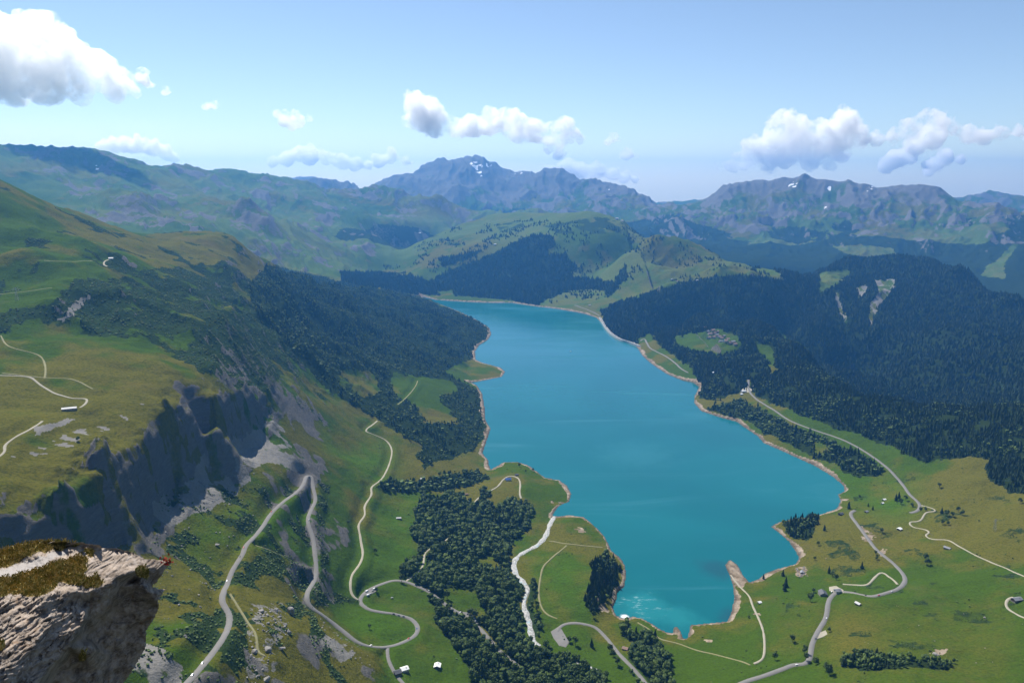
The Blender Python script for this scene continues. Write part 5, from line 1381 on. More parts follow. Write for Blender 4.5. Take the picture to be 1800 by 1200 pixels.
# ================================================================ BOULDERS, WALLS, PYLONS
m_bou, nt, b = mat_new("boulder_rock"); g = NG(nt)
bn = g.noise(0.8, 6, 0.7, g.pos()); g.link(g.mix(bn, (0.10, 0.095, 0.09), (0.36, 0.34, 0.31)), b.inputs["Base Color"])
g.link(g.bump(g.noise(2.0, 5, 0.7, g.pos()), 0.6, 0.4), b.inputs["Normal"])
br = np.random.default_rng(5)
def boulder_verts(sub_, r3):
    iv, fi = ico(sub_)
    v = iv.copy()
    for _ in range(7):       # chop planes give an angular block
        n = br.normal(0, 1, 3); n /= np.linalg.norm(n); d = br.uniform(0.55, 0.85)
        k = v @ n; v = v - np.outer(np.maximum(k - d, 0), n)
    v = v * (1 + 0.05 * br.normal(0, 1, (len(v), 1)))
    return v * r3, fi
def boulder(u_, v_, r3, label):
    p = gp(u_, v_); v, f = boulder_verts(3, np.array(r3))
    me = fast_mesh("boulder", v, f, None, False); me.materials.append(m_bou)
    o = bpy.data.objects.new("boulder", me); COL.objects.link(o); o.location = (p[0], p[1], p[2] + r3[2] * 0.35); o.rotation_euler = (0, 0, br.uniform(0, 6)); tag(o, label, "boulder")
boulder(511,1078,(6.5,6,8),"huge block shaped boulder standing alone with a dark shadow side"); boulder(508,1113,(3.2,3,3.4),"smaller dark boulder alone on the brown meadow"); boulder(501,1099,(3.5,2.6,2.4),"pale boulder between the huge block and the rubble"); boulder(471,1142,(6,4.5,4),"wide dark boulder beside the footpath in the rubble")
boulder(494,1140,(6,3,2.5),"flat tilted slab boulder on the meadow edge"); boulder(448,1146,(4,4,3.5),"pale boulder touching the footpath"); boulder(468,1195,(5,4,3.5),"pale rounded boulder at the bottom of the rubble"); boulder(459,1075,(4.5,3.5,3),"pale boulder at the top of the rubble"); boulder(485,1074,(3.5,3,3),"pale boulder right of the top of the rubble")
boulder(381,958,(4.5,3,2.2),"white flat boulder on the green slope left of the pass road"); boulder(1645,1150,(5,4,2.4),"pale outcrop boulder at the lower right meadow"); boulder(1731,1086,(2.5,2,2),"lone pale stone on the right meadow")
def rubble(label, poly, dens, seed, size):
    msk = (area(poly, 600, 4000) if isinstance(poly, list) else poly) & (ROAD_D > 3)
    p = scatter(msk, dens, seed, 0.6)
    rg_ = np.random.default_rng(seed); tp = [boulder_verts(1, np.array([1, 0.8, 0.7])) for _ in range(8)]
    Vs, Fs, n0 = [], [], 0
    for q in p:
        v, f = tp[rg_.integers(8)]; s = size[0] + (size[1] - size[0]) * rg_.random() ** 3; a = rg_.uniform(0, 6.28); ca, sa = math.cos(a), math.sin(a)
        w = np.stack([ca * v[:, 0] - sa * v[:, 1], sa * v[:, 0] + ca * v[:, 1], v[:, 2]], 1) * s + q + np.array([0, 0, 0.25 * s])
        Vs.append(w); Fs.append(f + n0); n0 += len(v)
    if not Vs: return
    me = fast_mesh("rubble", np.vstack(Vs), np.vstack(Fs), None, False); me.materials.append(m_bou)
    o = bpy.data.objects.new("rubble", me); COL.objects.link(o); tag(o, label, "rubble", kind="stuff"); print("RUBBLE", label, len(p))
rubble("field of tumbled grey boulders between the pass road and the brown meadow", [(445,1070),(490,1062),(508,1075),(505,1105),(490,1130),(470,1150),(475,1200),(440,1205),(432,1150),(450,1100)], 1 / 34, 601, (0.7, 3.0))
rubble("scattered pale stones on the slope under the cliff", [(275,860),(370,830),(440,820),(530,840),(470,920),(420,970),(380,1040),(330,1120),(270,1130),(290,950)], 1 / 300, 602, (0.6, 2.6))
rubble("pale rubble below the hairpin road", [(565,1085),(600,1110),(640,1145),(660,1150),(640,1175),(600,1160),(570,1130)], 1 / 60, 603, (0.6, 2.2))
rubble("pale stones around the building above the bay", [(1397,998),(1420,996),(1426,1012),(1405,1016)], 1 / 14, 604, (0.7, 2.4))
rubble("pale stones strewn over the right meadow", [(1560,1060),(1800,1060),(1800,1180),(1500,1180),(1520,1100)], 1 / 1500, 605, (0.5, 2.0))
rubble("stones and boulders strewn along the bare lake shore", (LD > 0.6) & (LD < 13) & (R < 2900) & (SAND > 0.25), 1 / 70, 607, (0.4, 1.9))
rubble("stones piled in front of the white roofed house", [(700,1187),(714,1184),(712,1193),(702,1195)], 1 / 8, 606, (0.4, 1.2))

M_STEEL = simple_mat("galvanised_steel", (0.30, 0.31, 0.31), 0.55, 0.1, 2.0, 0.4, 0.5)
def bar(bm, a, b_, w):
    a, b_ = Vector(a), Vector(b_); d = (b_ - a).normalized(); s = d.orthogonal().normalized() * w; t = d.cross(s)
    A_ = [bm.verts.new(a + q) for q in (s, t, -s, -t)]; B_ = [bm.verts.new(b_ + q) for q in (s, t, -s, -t)]
    for j in range(4): bm.faces.new((A_[j], A_[(j + 1) % 4], B_[(j + 1) % 4], B_[j]))
    bm.faces.new(A_[::-1]); bm.faces.new(B_)
def pylon(u_, v_, H, label, rz=0.3):
    p = gp(u_, v_); root = empty("power_pylon", p, rz)
    bm = bmesh.new(); b0, b1 = H * 0.11, H * 0.02; n = 7
    lv = lambda k: (b0 + (b1 - b0) * k / n, H * k / n - (1 if k == 0 else 0))
    cs4 = ((-1, -1), (1, -1), (1, 1), (-1, 1))
    for k in range(n):
        (w0, z0), (w1, z1) = lv(k), lv(k + 1)
        for i, (sx, sy) in enumerate(cs4):
            bar(bm, (sx * w0, sy * w0, z0), (sx * w1, sy * w1, z1), 0.16)
            tx, ty = cs4[(i + 1) % 4]; bar(bm, (sx * w0, sy * w0, z0), (tx * w1, ty * w1, z1), 0.08); bar(bm, (sx * w1, sy * w1, z1), (tx * w1, ty * w1, z1), 0.07)
    bobj("lattice", bm, M_STEEL, root)
    for k, (zz, ln) in enumerate(((0.78, 0.24), (0.88, 0.30), (0.97, 0.18))):
        bm = bmesh.new(); bar(bm, (-H * ln, 0, H * zz), (H * ln, 0, H * zz), 0.14); bar(bm, (-H * ln, 0, H * zz), (0, 0, H * zz + 1.4), 0.08); bar(bm, (H * ln, 0, H * zz), (0, 0, H * zz + 1.4), 0.08)
        arm = bobj("crossarm", bm, M_STEEL, root)
        for s in (-1, 1):
            bm = bmesh.new(); bar(bm, (s * H * ln, 0, H * zz), (s * H * ln, 0, H * zz - 1.6), 0.1); bobj("insulator", bm, M_GLASS, arm)
    tag(root, label, "power pylon")
pylon(30,528,26,"grey lattice pylon on the dark scrub at the left edge"); pylon(1748,932,26,"faint lattice pylon on the right hillside meadow")
def pole(u_, v_, H, label):
    p = gp(u_, v_); root = empty("utility_pole", p, 0.4)
    bm = bmesh.new(); bar(bm, (0, 0, -1), (0, 0, H), 0.22); bobj("post", bm, m_bark, root)
    bm = bmesh.new(); bar(bm, (-1.6, 0, H - 0.7), (1.6, 0, H - 0.7), 0.1); bobj("crossarm", bm, m_bark, root)
    tag(root, label, "utility pole")
pole(548,1186,17,"tall dark pole on the brown meadow, the left of two"); pole(567,1184,12,"shorter dark pole on the brown meadow, the right of two")
# small boat on the lake
p = gp(1003, 627); root = empty("motorboat", (p[0], p[1], 0.1), 0.3)
bm = bmesh.new(); add_prism(bm, [(-4, 0.0), (4.2, 0.0), (5.2, 1.2), (-4.2, 1.2)], -1.3, 1.3)
for v in bm.verts:
    if v.co.x > 4: v.co.y *= 0.25
bobj("hull", bm, M_WALL["white"], root)
bm = bmesh.new(); add_prism(bm, [(-1.5, 1.2), (2.0, 1.2), (1.2, 2.4), (-1.4, 2.4)], -1.0, 1.0); cb = bobj("cabin", bm, M_WALL["white"], root)
bm = bmesh.new(); add_prism(bm, [(-1.2, 1.6), (1.6, 1.6), (1.3, 2.2), (-1.15, 2.2)], -1.03, 1.03); bobj("window", bm, M_GLASS, cb)
tag(root, "tiny white motorboat out on the middle of the lake", "boat")

# ================================================================ FOREGROUND ROCK (about 14 m from the camera)
RK = [  # pixel u, v, horizontal distance in metres
 (-200,985,18.5),(-100,975,17.8),(0,966,17.0),(40,955,16.6),(80,950,16.3),(150,953,15.6),(175,958,15.5),(200,963,15.4),(235,970,15.3),(255,982,15.1),(275,983,15.1),(298,986,15.1),(320,985,15.2),
 (0,975,16.7),(60,965,16.2),(110,965,15.8),(-100,1000,16.6),(-200,1010,17.2),
 (0,1003,15.9),(60,985,15.8),(110,972,15.7),(150,975,15.1),(190,985,14.9),(225,990,14.75),(250,1000,14.6),(150,1000,14.55),(180,1010,14.35),
 (0,1015,15.0),(60,1005,15.0),(100,990,15.05),(-100,1030,15.4),(-200,1040,16.0),(140,1020,14.15),(110,1015,14.3),(60,1030,14.2),(0,1042,13.9),(-100,1060,14.2),(-200,1070,14.8),
 (205,1012,14.15),(225,1008,14.2),(238,1003,14.4),(252,1010,14.7),(262,1020,14.9),(275,1000,14.8),(283,1006,14.9),(270,1024,15.15),(285,1010,15.0),
 (118,1040,13.75),(150,1042,13.85),(175,1036,13.95),(198,1022,14.1),(212,1030,14.75),(235,1018,14.95),(240,1026,14.55),(262,1040,14.55),(276,1052,14.7),(284,1043,14.8),(294,1033,15.0),
 (130,1055,13.85),(140,1075,13.6),(146,1092,13.35),(138,1110,13.3),(120,1135,13.2),(95,1165,12.8),(75,1190,12.55),(60,1215,12.4),
 (152,1096,14.3),(150,1120,14.5),(128,1150,14.3),(105,1175,14.2),(85,1205,14.1),(70,1240,14.0),(40,1300,13.2),
 (160,1060,14.0),(185,1060,14.25),(200,1080,14.9),(215,1050,15.0),(240,1060,15.1),(265,1065,15.15),(280,1070,15.3),(180,1100,14.9),(220,1110,15.3),(258,1108,15.5),(170,1130,14.9),(200,1150,15.3),(254,1142,15.6),(160,1180,14.9),(200,1190,15.4),(234,1178,15.7),(216,1205,15.7),
 (140,1240,14.8),(200,1270,15.6),(230,1300,15.8),(100,1300,14.6),
 (136,1150,14.0),(146,1140,13.85),(162,1134,14.05),(168,1142,14.3),(150,1155,14.05),(140,1162,14.3),
 (0,1055,13.6),(40,1052,13.6),(80,1045,13.6),(40,1090,13.15),(90,1080,13.2),(0,1100,13.0),(60,1130,12.65),(100,1110,13.05),(0,1150,12.2),(40,1170,12.3),(0,1200,11.75),(-100,1100,13.2),(-100,1200,12.2),(-200,1120,14.0),(-200,1220,13.0),(0,1300,11.0),(-100,1310,11.2),(-200,1320,12.2),(330,1100,16.2),(320,1300,16.4),(-560,930,22.5),(-520,945,21.8),(-360,940,20.4),(-200,930,19.3),(-560,1000,20.6),(-560,1340,13.8),(-520,1000,20.5),(-520,1030,19.0),(-520,1060,18.0),(-520,1090,16.8),(-520,1150,16.0),(-520,1330,13.6),(-360,990,19.4),(-360,1050,17.0),(-360,1085,15.8),(-360,1150,14.9),(-360,1325,12.9)]
ROCK_OUT = [(-500,1000),(-360,985),(-160,972),(-60,968),(0,967),(30,956),(80,950),(110,951),(150,953),(176,957),(180,962),(200,962),(233,969),(256,982),(276,982),(291,985),(300,983),(297,994),(290,1002),(285,1011),(277,1023),(268,1029),(278,1034),(289,1034),(296,1034),(287,1042),(283,1050),(279,1056),(281,1064),(278,1074),(270,1090),(258,1108),(257,1125),(254,1143),(244,1160),(234,1178),(226,1190),(217,1201),(206,1235),(196,1290),(-500,1290)]
rp = np.array(RK)
tv_ = [Vector((p[0] / 100, p[1] / 100)) for p in rp]
rd = delaunay_2d_cdt(tv_, [], [], 0, 1e-6)
gu, gv = np.arange(-498, 306, 1.5), np.arange(945, 1289, 1.5)
GU, GV = np.meshgrid(gu, gv)
GR = np.full(GU.shape, 15.0)
rxy = np.array([[q.x * 100, q.y * 100] for q in rd[0]]); rz_ = np.array([rp[o[0], 2] if len(o) else 15 for o in rd[3]])
for f in rd[2]:
    (x0, y0), (x1, y1), (x2, y2) = rxy[f[0]], rxy[f[1]], rxy[f[2]]
    d = (y1 - y2) * (x0 - x2) + (x2 - x1) * (y0 - y2)
    if abs(d) < 1e-9: continue
    w0 = ((y1 - y2) * (GU - x2) + (x2 - x1) * (GV - y2)) / d; w1 = ((y2 - y0) * (GU - x2) + (x0 - x2) * (GV - y2)) / d; w2 = 1 - w0 - w1
    m = (w0 >= -1e-6) & (w1 >= -1e-6) & (w2 >= -1e-6)
    GR = np.where(m, w0 * rz_[f[0]] + w1 * rz_[f[1]] + w2 * rz_[f[2]], GR)
GR = blur(blur(GR, 1, 0), 1, 1)
pa = math.radians(-33)
s1 = GU * math.cos(pa) + GV * math.sin(pa); s2 = -GU * math.sin(pa) + GV * math.cos(pa)
wv = 9 * noise(GU / 50, GV / 50, 201)
lowl = inpoly(GU, GV, [(-500,1075),(-160,1040),(0,1045),(110,1035),(135,1055),(147,1090),(120,1140),(60,1215),(30,1290),(-500,1290)]).astype(float); lowl = blur(blur(lowl, 3, 0), 3, 1)
topl = inpoly(GU, GV, [(120,955),(180,960),(300,983),(285,1015),(240,1003),(200,1020),(150,1035),(120,1010)]).astype(float); topl = blur(blur(topl, 3, 0), 3, 1)
strat_ = (1 - np.abs(noise(s1 / 70, (s2 + wv) / 7.0, 203))) ** 2 + 0.5 * (1 - np.abs(noise(s1 / 30, (s2 + wv) / 3.2, 204))) ** 2
gen = fbm(GU, GV, 40, 5, 0.55, seed=210)
s3 = GU * 0.85 - GV * 0.52; s4 = GU * 0.52 + GV * 0.85
stt = (1 - np.abs(noise(s3 / 26, (s4 + 0.6 * wv) / 5.0, 206))) ** 2
blk = np.floor(2.6 * fbm(s1 / 2.2, s2, 30, 3, seed=215)) / 2.6
disp_ = lowl * (0.06 * (strat_ - 0.7) + 0.13 * blk) + topl * 0.07 * (stt - 0.5) + (1 - np.maximum(lowl, topl)) * 0.12 * (gen + 0.6 * blk) + 0.045 * gen
GR = GR + disp_
a_, s_ = ray(GU, GV)
RX, RY, RZ = GR * np.sin(a_), GR * np.cos(a_), CAM_H + s_ * GR
moss_px = [[(-500,996),(-160,968),(0,966),(40,953),(90,949),(150,954),(110,964),(60,972),(30,990),(0,998),(-160,1010),(-500,1030)], [(-500,1034),(-160,1012),(0,1016),(50,1005),(105,985),(140,975),(153,985),(155,1003),(140,1012),(155,1022),(140,1030),(105,1018),(95,1035),(60,1050),(20,1042),(0,1050),(-160,1060),(-500,1085)], [(236,1000),(252,990),(262,1008),(258,1018),(244,1012)], [(150,1015),(170,1012),(182,1022),(168,1032),(150,1034)], [(134,1148),(146,1140),(156,1148),(144,1166),(134,1164)], [(153,968),(165,966),(168,978),(156,980)], [(-20,1130),(8,1128),(10,1142),(-10,1146)]]
MU, MV = GU + 6 * noise(GU / 14, GV / 14, 220) + 3 * noise(GU / 5, GV / 5, 221), GV + 5 * noise(GU / 14, GV / 14, 222) + 2.5 * noise(GU / 5, GV / 5, 223)
MOSS = np.zeros(GU.shape)
for p in moss_px: MOSS = np.maximum(MOSS, inpoly(MU, MV, p).astype(float))
MOSS = blur(blur(MOSS, 1, 0), 1, 1)
slab = inpoly(MU, MV, [(-160,1000),(0,1000),(60,982),(112,965),(118,972),(60,1000),(0,1014),(-160,1018)]).astype(float)
keep = inpoly(GU + 1.5 * noise(GU / 6, GV / 6, 230), GV + 1.5 * noise(GU / 6, GV / 6, 231), ROCK_OUT)
Vr = np.stack([RX, RY, RZ], -1).reshape(-1, 3)
nu = len(gu); idx = np.arange(GU.size).reshape(GU.shape)
kf = keep[:-1, :-1] & keep[1:, :-1] & keep[:-1, 1:] & keep[1:, 1:]
Fr = np.stack([idx[1:, :-1], idx[1:, 1:], idx[:-1, 1:], idx[:-1, :-1]], -1)[kf]
used, inv = np.unique(Fr.ravel(), return_inverse=True); Fr = inv.reshape(-1, 4); Vr = Vr[used]
at_m, at_s = MOSS.ravel()[used], slab.ravel()[used]
# back of the block: the rim is carried backwards and down, so that the rock is solid
ed = {}
for f in Fr:
    for a, b_ in zip(f, np.roll(f, -1)):
        k = (min(a, b_), max(a, b_)); ed[k] = None if k in ed else (int(a), int(b_))
rim = [e for e in ed.values() if e]
rv = sorted({i for e in rim for i in e}); nv = len(Vr); pos_ = {i: j for j, i in enumerate(rv)}
b0 = Vr[rv]; rad = b0[:, :2] / np.hypot(b0[:, 0], b0[:, 1])[:, None]
ca_, _ = ray(-20, 1050); cxy = np.array([17.0 * math.sin(ca_), 17.0 * math.cos(ca_)])
lp = lambda f: b0[:, :2] * (1 - f) + cxy * f
r1 = np.column_stack([lp(0.05) + rad * 0.2, b0[:, 2] - 0.10]); r2 = np.column_stack([lp(0.45) + rad * 0.5, b0[:, 2] - 0.55]); r3 = np.column_stack([lp(0.85), np.full(len(rv), 760.0)])
m_ = len(rv); quads = []
lay = lambda L, i: i if L == 0 else nv + (L - 1) * m_ + pos_[i]
for a, b_ in rim:
    for L in range(3): quads.append((lay(L, b_), lay(L, a), lay(L + 1, a), lay(L + 1, b_)))
Vr = np.vstack([Vr, r1, r2, r3]); Fr = np.vstack([Fr, np.array(quads)])
z3 = np.zeros(3 * m_)
me = fast_mesh("rock_outcrop", Vr, Fr, {"moss": np.concatenate([at_m, z3]), "slab": np.concatenate([at_s, z3])})
m_rk, nt, b = mat_new("outcrop_stone"); g = NG(nt)
n1 = g.noise(3.0, 7, 0.68, g.pos()); n2 = g.noise(14.0, 5, 0.7, g.pos()); n3 = g.noise(7.0, 5, 0.7, g.pos((1, 1, 5), (0.5, 0.3, 0.2)))
rc = g.mix(g.ramp(n1, 0.3, 0.7), (0.105, 0.082, 0.064), (0.40, 0.325, 0.26))
rc = g.mix(g.math('MULTIPLY', g.ramp(n3, 0.45, 0.65), 0.5), rc, (0.42, 0.37, 0.33))
rc = g.mix(g.math('MULTIPLY', g.ramp(n2, 0.55, 0.75), 0.55), rc, (0.05, 0.045, 0.042))
rc = g.mix(g.math('MULTIPLY', g.ramp(g.noise(2.2, 4, 0.6, g.pos()), 0.62, 0.72), 0.5), rc, (0.22, 0.12, 0.055))
rc = g.mix(g.attr("slab"), rc, (0.31, 0.285, 0.265))
mo = g.ramp(g.math('ADD', g.attr("moss"), g.math('MULTIPLY', g.math('SUBTRACT', n2, 0.5), 1.0)), 0.35, 0.6)
rc = g.mix(mo, rc, g.mix(g.ramp(n1, 0.35, 0.65), (0.12, 0.105, 0.022), (0.27, 0.19, 0.07)))
g.link(rc, b.inputs["Base Color"])
g.link(g.bump(g.math('ADD', g.math('MULTIPLY', n3, 0.6), g.math('MULTIPLY', n2, 0.5)), 0.75, 0.06), b.inputs["Normal"])
me.materials.append(m_rk)
o = bpy.data.objects.new("rock_outcrop", me); COL.objects.link(o)
tag(o, "craggy sunlit rock outcrop with grass on top in the lower left corner", "rock")
# dry grass blades rooted in the mossy patches
gr = np.random.default_rng(61)
cells = np.argwhere(kf & (MOSS[:-1, :-1] > 0.5)); pickc = cells[gr.integers(0, len(cells), 30000)]
Vg, Fg, Tg = [], [], []
for i, (r_, c_) in enumerate(pickc):
    p = np.array([RX[r_, c_], RY[r_, c_], RZ[r_, c_]]) + gr.normal(0, 0.008, 3)
    a = gr.uniform(0, 6.28); L = gr.uniform(0.035, 0.09); wd = 0.006
    d = np.array([math.cos(a), math.sin(a), 0]); e = np.array([-d[1], d[0], 0]); ln = gr.uniform(0.2, 0.9)
    Vg += [p - e * wd, p + e * wd, p + d * L * ln * 0.4 + np.array([0, 0, L * 0.7]) + e * wd * 0.6, p + d * L * ln + np.array([0, 0, L * (1.05 - 0.5 * ln)])]
    Fg += [(4 * i, 4 * i + 1, 4 * i + 2), (4 * i, 4 * i + 2, 4 * i + 3)]; Tg += [gr.random()] * 4
me = fast_mesh("grass", np.array(Vg), np.array(Fg), {"tint": np.array(Tg)}, False)
m_gr, nt, b = mat_new("dry_grass"); g = NG(nt)
g.link(g.mix(g.ramp(g.attr("tint"), 0.2, 0.9, False), (0.15, 0.14, 0.024), (0.46, 0.33, 0.12)), b.inputs["Base Color"]); me.materials.append(m_gr)
o = bpy.data.objects.new("grass", me); COL.objects.link(o); tag(o, "short dry grass tufts growing on the rock outcrop", "grass", kind="stuff")
# red leaved plant at the very tip
j = np.argmin((GU - 294) ** 2 + (GV - 990) ** 2); tp_ = np.array([RX.ravel()[j], RY.ravel()[j], RZ.ravel()[j]])
root = empty("red_plant", tp_)
bm = bmesh.new(); bms = bmesh.new()
for k in range(34):
    q = Vector(gr.normal(0, 1, 3)); q = Vector((q.x * 0.055, q.y * 0.055, abs(q.z) * 0.05))
    t = Vector(gr.normal(0, 1, 3)).normalized(); s = t.orthogonal().normalized()
    bm.faces.new([bm.verts.new(q + t * 0.035), bm.verts.new(q + s * 0.018), bm.verts.new(q - t * 0.035), bm.verts.new(q - s * 0.018)])
    if k % 2 == 0: bar(bms, (0, 0, -0.03), tuple(q), 0.004)
lf = bobj("foliage", bm, simple_mat("red_leaves", (0.33, 0.03, 0.018), 0.7, 0.4, 20.0), root); bobj("stem", bms, m_bark, root)
tag(root, "small red leaved plant on the tip of the rock outcrop", "plant")

# ================================================================ CLOUDS (beyond the far ranges, outside the haze)
m_cl = bpy.data.materials.new("cloud_vapour"); m_cl.use_nodes = True
nt = m_cl.node_tree; nt.nodes.clear()
g = NG(nt)
out = g.n("ShaderNodeOutputMaterial"); vsn = g.n("ShaderNodeVolumeScatter")
vsn.inputs["Color"].default_value = (1, 1, 1, 1); vsn.inputs["Anisotropy"].default_value = 0.45
cnz = g.math('ADD', g.math('MULTIPLY', g.noise(0.0011, 3, 0.55, g.pos(), 0.4), 0.5), g.math('MULTIPLY', g.noise(0.0042, 5, 0.68, g.pos(), 0.5), 0.5))
dens_ = g.math('MULTIPLY', g.ramp(cnz, 0.42, 0.57), 0.0050)
g.link(dens_, vsn.inputs["Density"])
nt.links.new(vsn.outputs[0], out.inputs["Volume"])
m_cl2 = bpy.data.materials.new("thin_vapour"); m_cl2.use_nodes = True
nt = m_cl2.node_tree; nt.nodes.clear(); g = NG(nt)
out = g.n("ShaderNodeOutputMaterial"); v2 = g.n("ShaderNodeVolumeScatter"); v2.inputs["Density"].default_value = 0.00030; v2.inputs["Color"].default_value = (1, 1, 1, 1); v2.inputs["Anisotropy"].default_value = 0.4
nt.links.new(v2.outputs[0], out.inputs["Volume"])
m_cl3 = m_cl.copy(); m_cl3.name = "near_cloud_vapour"
for n_ in m_cl3.node_tree.nodes:
    if n_.type == 'MATH' and abs(n_.inputs[1].default_value - 0.0050) < 1e-6: n_.inputs[1].default_value = 0.0115
m_cl4 = m_cl.copy(); m_cl4.name = "low_cloud_vapour"
for n_ in m_cl4.node_tree.nodes:
    if n_.type == 'MATH' and abs(n_.inputs[1].default_value - 0.0050) < 1e-6: n_.inputs[1].default_value = 0.0095
    if n_.type == 'MAP_RANGE': n_.inputs["From Min"].default_value = 0.38; n_.inputs["From Max"].default_value = 0.54
def ctex(nm, size, depth):
    t = bpy.data.textures.new(nm, 'CLOUDS'); t.noise_scale = size; t.noise_depth = depth; t.noise_basis = 'BLENDER_ORIGINAL'; return t
TX1, TX2, TX3 = ctex("billow_large", 650, 2), ctex("billow_mid", 230, 2), ctex("billow_fine", 80, 2)
crn = np.random.default_rng(77)
def cloud(label, blobs, D=27500, near=None, mat=m_cl, flat=1.0, vox=45, disp=1.0):
    iv, fi = ico(2); Vs, Fs, n0 = [], [], 0
    F2 = np.array([0, CP, -SP]); UP = np.array([0, SP, CP])
    for u_, v_, r_ in blobs:
        r_ = r_ * 1.1
        dd0 = crn.uniform(-0.8, 0.8) * r_
        subs = [(u_, v_, r_ * 0.95, dd0)]
        for _ in range(9):       # smaller billows on the outside of each lobe, and smaller ones on those
            a = crn.uniform(-0.7, 3.84); e = crn.uniform(-1.2, 1.2); k = crn.uniform(0.65, 1.0); q1 = r_ * crn.uniform(0.22, 0.5)
            su, sv, sd = u_ + r_ * k * math.cos(a) * math.cos(e), v_ - r_ * k * math.sin(a) * math.cos(e), dd0 + r_ * k * math.sin(e)
            subs.append((su, sv, q1, sd))
            if r_ < 12: continue
            for _ in range(4):
                a = crn.uniform(0, 6.28); e = crn.uniform(-1.2, 1.2); k = crn.uniform(0.7, 1.0)
                subs.append((su + q1 * k * math.cos(a) * math.cos(e), sv - q1 * k * math.sin(a) * math.cos(e), q1 * crn.uniform(0.25, 0.5), sd + q1 * k * math.sin(e)))
        for su, sv, sr, sdp in subs:
            d = D + sdp / FPX * D
            q = F2 + np.array([1, 0, 0]) * (su - 900) / FPX + UP * (600 - sv) / FPX
            c = np.array([0, 0, CAM_H]) + q * (d / q[1])
            rad = sr / FPX * d
            Vs.append(iv * np.array([rad, rad * 0.9, rad * flat]) + c); Fs.append(fi + n0); n0 += len(iv)
    V_ = np.vstack(Vs); V_[:, 1] = np.maximum(V_[:, 1], 18000)
    o0 = V_.mean(0)
    me = fast_mesh("cloud", V_ - o0, np.vstack(Fs), None, True); me.materials.append(mat)
    o = bpy.data.objects.new("cloud", me); COL.objects.link(o); o.location = o0
    if near:      # a smaller cloud hanging closer by, just above the valley air
        k = near / D; o.scale = (k, k, k); o.location = (o0[0] * k, o0[1] * k, CAM_H + (o0[2] - CAM_H) * k)
    md = o.modifiers.new("remesh", 'REMESH'); md.mode = 'VOXEL'; md.voxel_size = vox; md.use_smooth_shade = True
    for t, s in ((TX1, 260 * disp), (TX2, 130 * disp), (TX3, 55 * disp)):
        dm = o.modifiers.new("billow", 'DISPLACE'); dm.texture = t; dm.strength = s; dm.mid_level = 0.55; dm.texture_coords = 'GLOBAL' if False else 'LOCAL'
    return tag(o, label, "cloud")
cloud("biggest white cumulus cloud, cut off by the left edge above the ridge", [(10,72,44),(60,62,40),(75,42,22),(100,95,44),(20,138,48),(80,142,44),(140,130,38),(180,130,33),(213,142,26),(140,163,24),(200,164,18),(233,160,15),(-45,100,70),(165,110,18)], near=6950, mat=m_cl3)
cloud("ragged cloud scrap just right of the big left cumulus", [(250,132,13),(258,145,9),(266,150,7)], vox=35, disp=0.5)
cloud("tiny cloud puff right of the big left cumulus", [(295,160,8),(290,164,5)], vox=30, disp=0.4)
cloud("small flat cloud puff alone in the upper left sky", [(362,187,7),(378,185,9),(390,184,5)], vox=30, disp=0.4, flat=0.75)
cloud("small white cloud left of the long middle cloud", [(487,200,8),(503,210,13),(523,213,15),(543,209,9),(515,224,8)], vox=35, disp=0.6)
cloud("long white cloud with a round knob at its left end over the central peak", [(735,190,26),(728,178,18),(745,207,26),(720,214,14),(770,222,21),(760,232,13),(800,225,19),(830,222,22),(865,215,24),(890,211,21),(910,225,25),(940,230,23),(970,235,21),(990,220,15),(1000,212,12),(1005,236,17),(1020,246,9),(980,254,13)])
cloud("ragged tail hanging under the long middle cloud", [(963,262,8),(985,272,11),(1000,284,7)], vox=35, disp=0.6)
cloud("upper small puff right of the long middle cloud", [(1080,242,10),(1070,250,6)], vox=30, disp=0.5)
cloud("lower small puff right of the long middle cloud", [(1103,270,12),(1118,275,8)], vox=30, disp=0.5)
cloud("towering white cumulus over the left half of the right mountain", [(1258,298,10),(1285,292,13),(1310,280,19),(1320,262,18),(1345,265,25),(1370,215,22),(1365,235,25),(1390,206,16),(1402,216,18),(1410,245,32),(1380,270,28),(1440,227,20),(1450,250,30),(1480,206,20),(1490,216,20),(1500,240,24),(1478,264,22),(1350,290,18),(1420,284,20),(1460,288,15)])
cloud("long white cumulus running to the right edge over the right peak", [(1540,246,14),(1522,246,12),(1570,241,15),(1600,226,19),(1625,213,20),(1650,216,20),(1670,226,19),(1640,240,24),(1700,236,17),(1730,241,16),(1760,236,15),(1790,232,13),(1820,230,18),(1610,258,18)])
cloud("torn lower cloud between the two right cumulus masses", [(1600,268,17),(1572,278,17),(1555,291,12),(1660,276,15),(1640,290,15),(1690,280,9),(1630,302,12)], D=21500, mat=m_cl4, vox=40, disp=0.7)
cloud("low cloud row behind the left ridge", [(178,258,12),(200,254,13),(222,253,14),(245,256,16),(268,262,15),(290,270,13),(306,277,9)], D=21500, mat=m_cl4, vox=38, disp=0.6)
cloud("low cloud bank behind the pale far range", [(480,284,11),(503,278,14),(525,268,14),(548,274,16),(575,279,16),(600,284,15),(625,289,12),(648,290,10)], D=21500, mat=m_cl4, vox=38, disp=0.6)
cloud("low cloud puff left of the central peak", [(665,281,12),(690,275,13),(712,282,12)], D=21500, mat=m_cl4, vox=36, disp=0.6)
cloud("low bright cloud right of the central peak", [(968,299,11),(1000,293,16),(1022,297,15),(1050,300,16),(1075,306,13),(1098,312,10),(1118,316,8),(1035,306,14)], D=21500, mat=m_cl4, vox=38, disp=0.6)
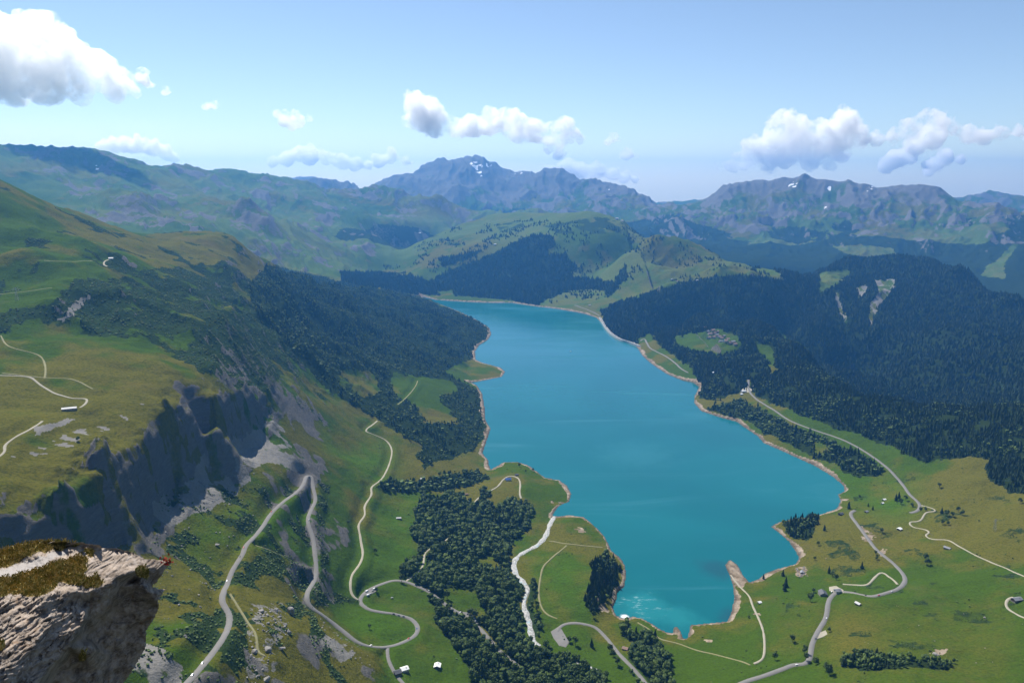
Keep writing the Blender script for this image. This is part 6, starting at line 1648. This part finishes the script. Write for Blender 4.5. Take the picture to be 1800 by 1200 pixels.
# one long thin veil of white vapour along the whole horizon, denser on the left
m_ve = bpy.data.materials.new("veil_vapour"); m_ve.use_nodes = True
nt = m_ve.node_tree; nt.nodes.clear(); g = NG(nt)
out = g.n("ShaderNodeOutputMaterial"); v2 = g.n("ShaderNodeVolumeScatter"); v2.inputs["Color"].default_value = (1, 1, 1, 1); v2.inputs["Anisotropy"].default_value = 0.3
pz = g.n("ShaderNodeTexCoord"); sx = g.n("ShaderNodeSeparateXYZ"); g.link(pz.outputs["Object"], sx.inputs[0])
hgt = g.math('SUBTRACT', 1.0, g.ramp(g.math('ADD', sx.outputs["Z"], g.math('MULTIPLY', g.noise(0.00035, 4, 0.6, g.pos((0.5, 1, 2))), 1800)), 700, 3300))
lefty = g.math('ADD', 0.95, g.math('MULTIPLY', g.math('SUBTRACT', 1.0, g.ramp(sx.outputs["X"], -11500, -3500)), 2.6))
g.link(g.math('MULTIPLY', g.math('MULTIPLY', hgt, lefty), 0.00011), v2.inputs["Density"]); g.link(v2.outputs[0], out.inputs["Volume"])
bm = bmesh.new(); add_box(bm, (0, 19600, 1700), (34000, 3200, 3800)); o = bobj("veil_cloud", bm, m_ve)
tag(o, "thin white veil of vapour low along the whole horizon", "cloud", kind="stuff")

# ================================================================ HAZE
HZ = dict(d=4.9e-5, col=(0.12, 0.44, 1.0))
zmin, zmax = float(Z.min()) - 1.5, float(max(Z.max(), CAM_H)) + 40
hx, hy0, hy1 = 13200.0, -400.0, 17700.0
hv = [(-hx, hy0, zmin), (hx, hy0, zmin), (hx, hy1, zmin), (-hx, hy1, zmin), (-hx, hy0, zmax), (hx, hy0, zmax), (hx, hy1, zmax), (-hx, hy1, zmax)]
hf = [(0, 3, 2, 1), (4, 5, 6, 7), (0, 1, 5, 4), (1, 2, 6, 5), (2, 3, 7, 6), (3, 0, 4, 7)]
m_hz = bpy.data.materials.new("haze_air"); m_hz.use_nodes = True
nt = m_hz.node_tree; nt.nodes.clear()
out = nt.nodes.new("ShaderNodeOutputMaterial"); pv = nt.nodes.new("ShaderNodeVolumePrincipled")
pv.inputs["Color"].default_value = (*HZ["col"], 1); pv.inputs["Density"].default_value = HZ["d"]
pv.inputs["Absorption Color"].default_value = (0, 0, 0, 1)
pv.inputs["Anisotropy"].default_value = 0.46
nt.links.new(pv.outputs[0], out.inputs["Volume"])
print('ZMAX', zmax, zmin)
tag(mesh_obj("haze", hv, hf, m_hz), "thin blue air haze over the whole valley", "haze", kind="stuff")
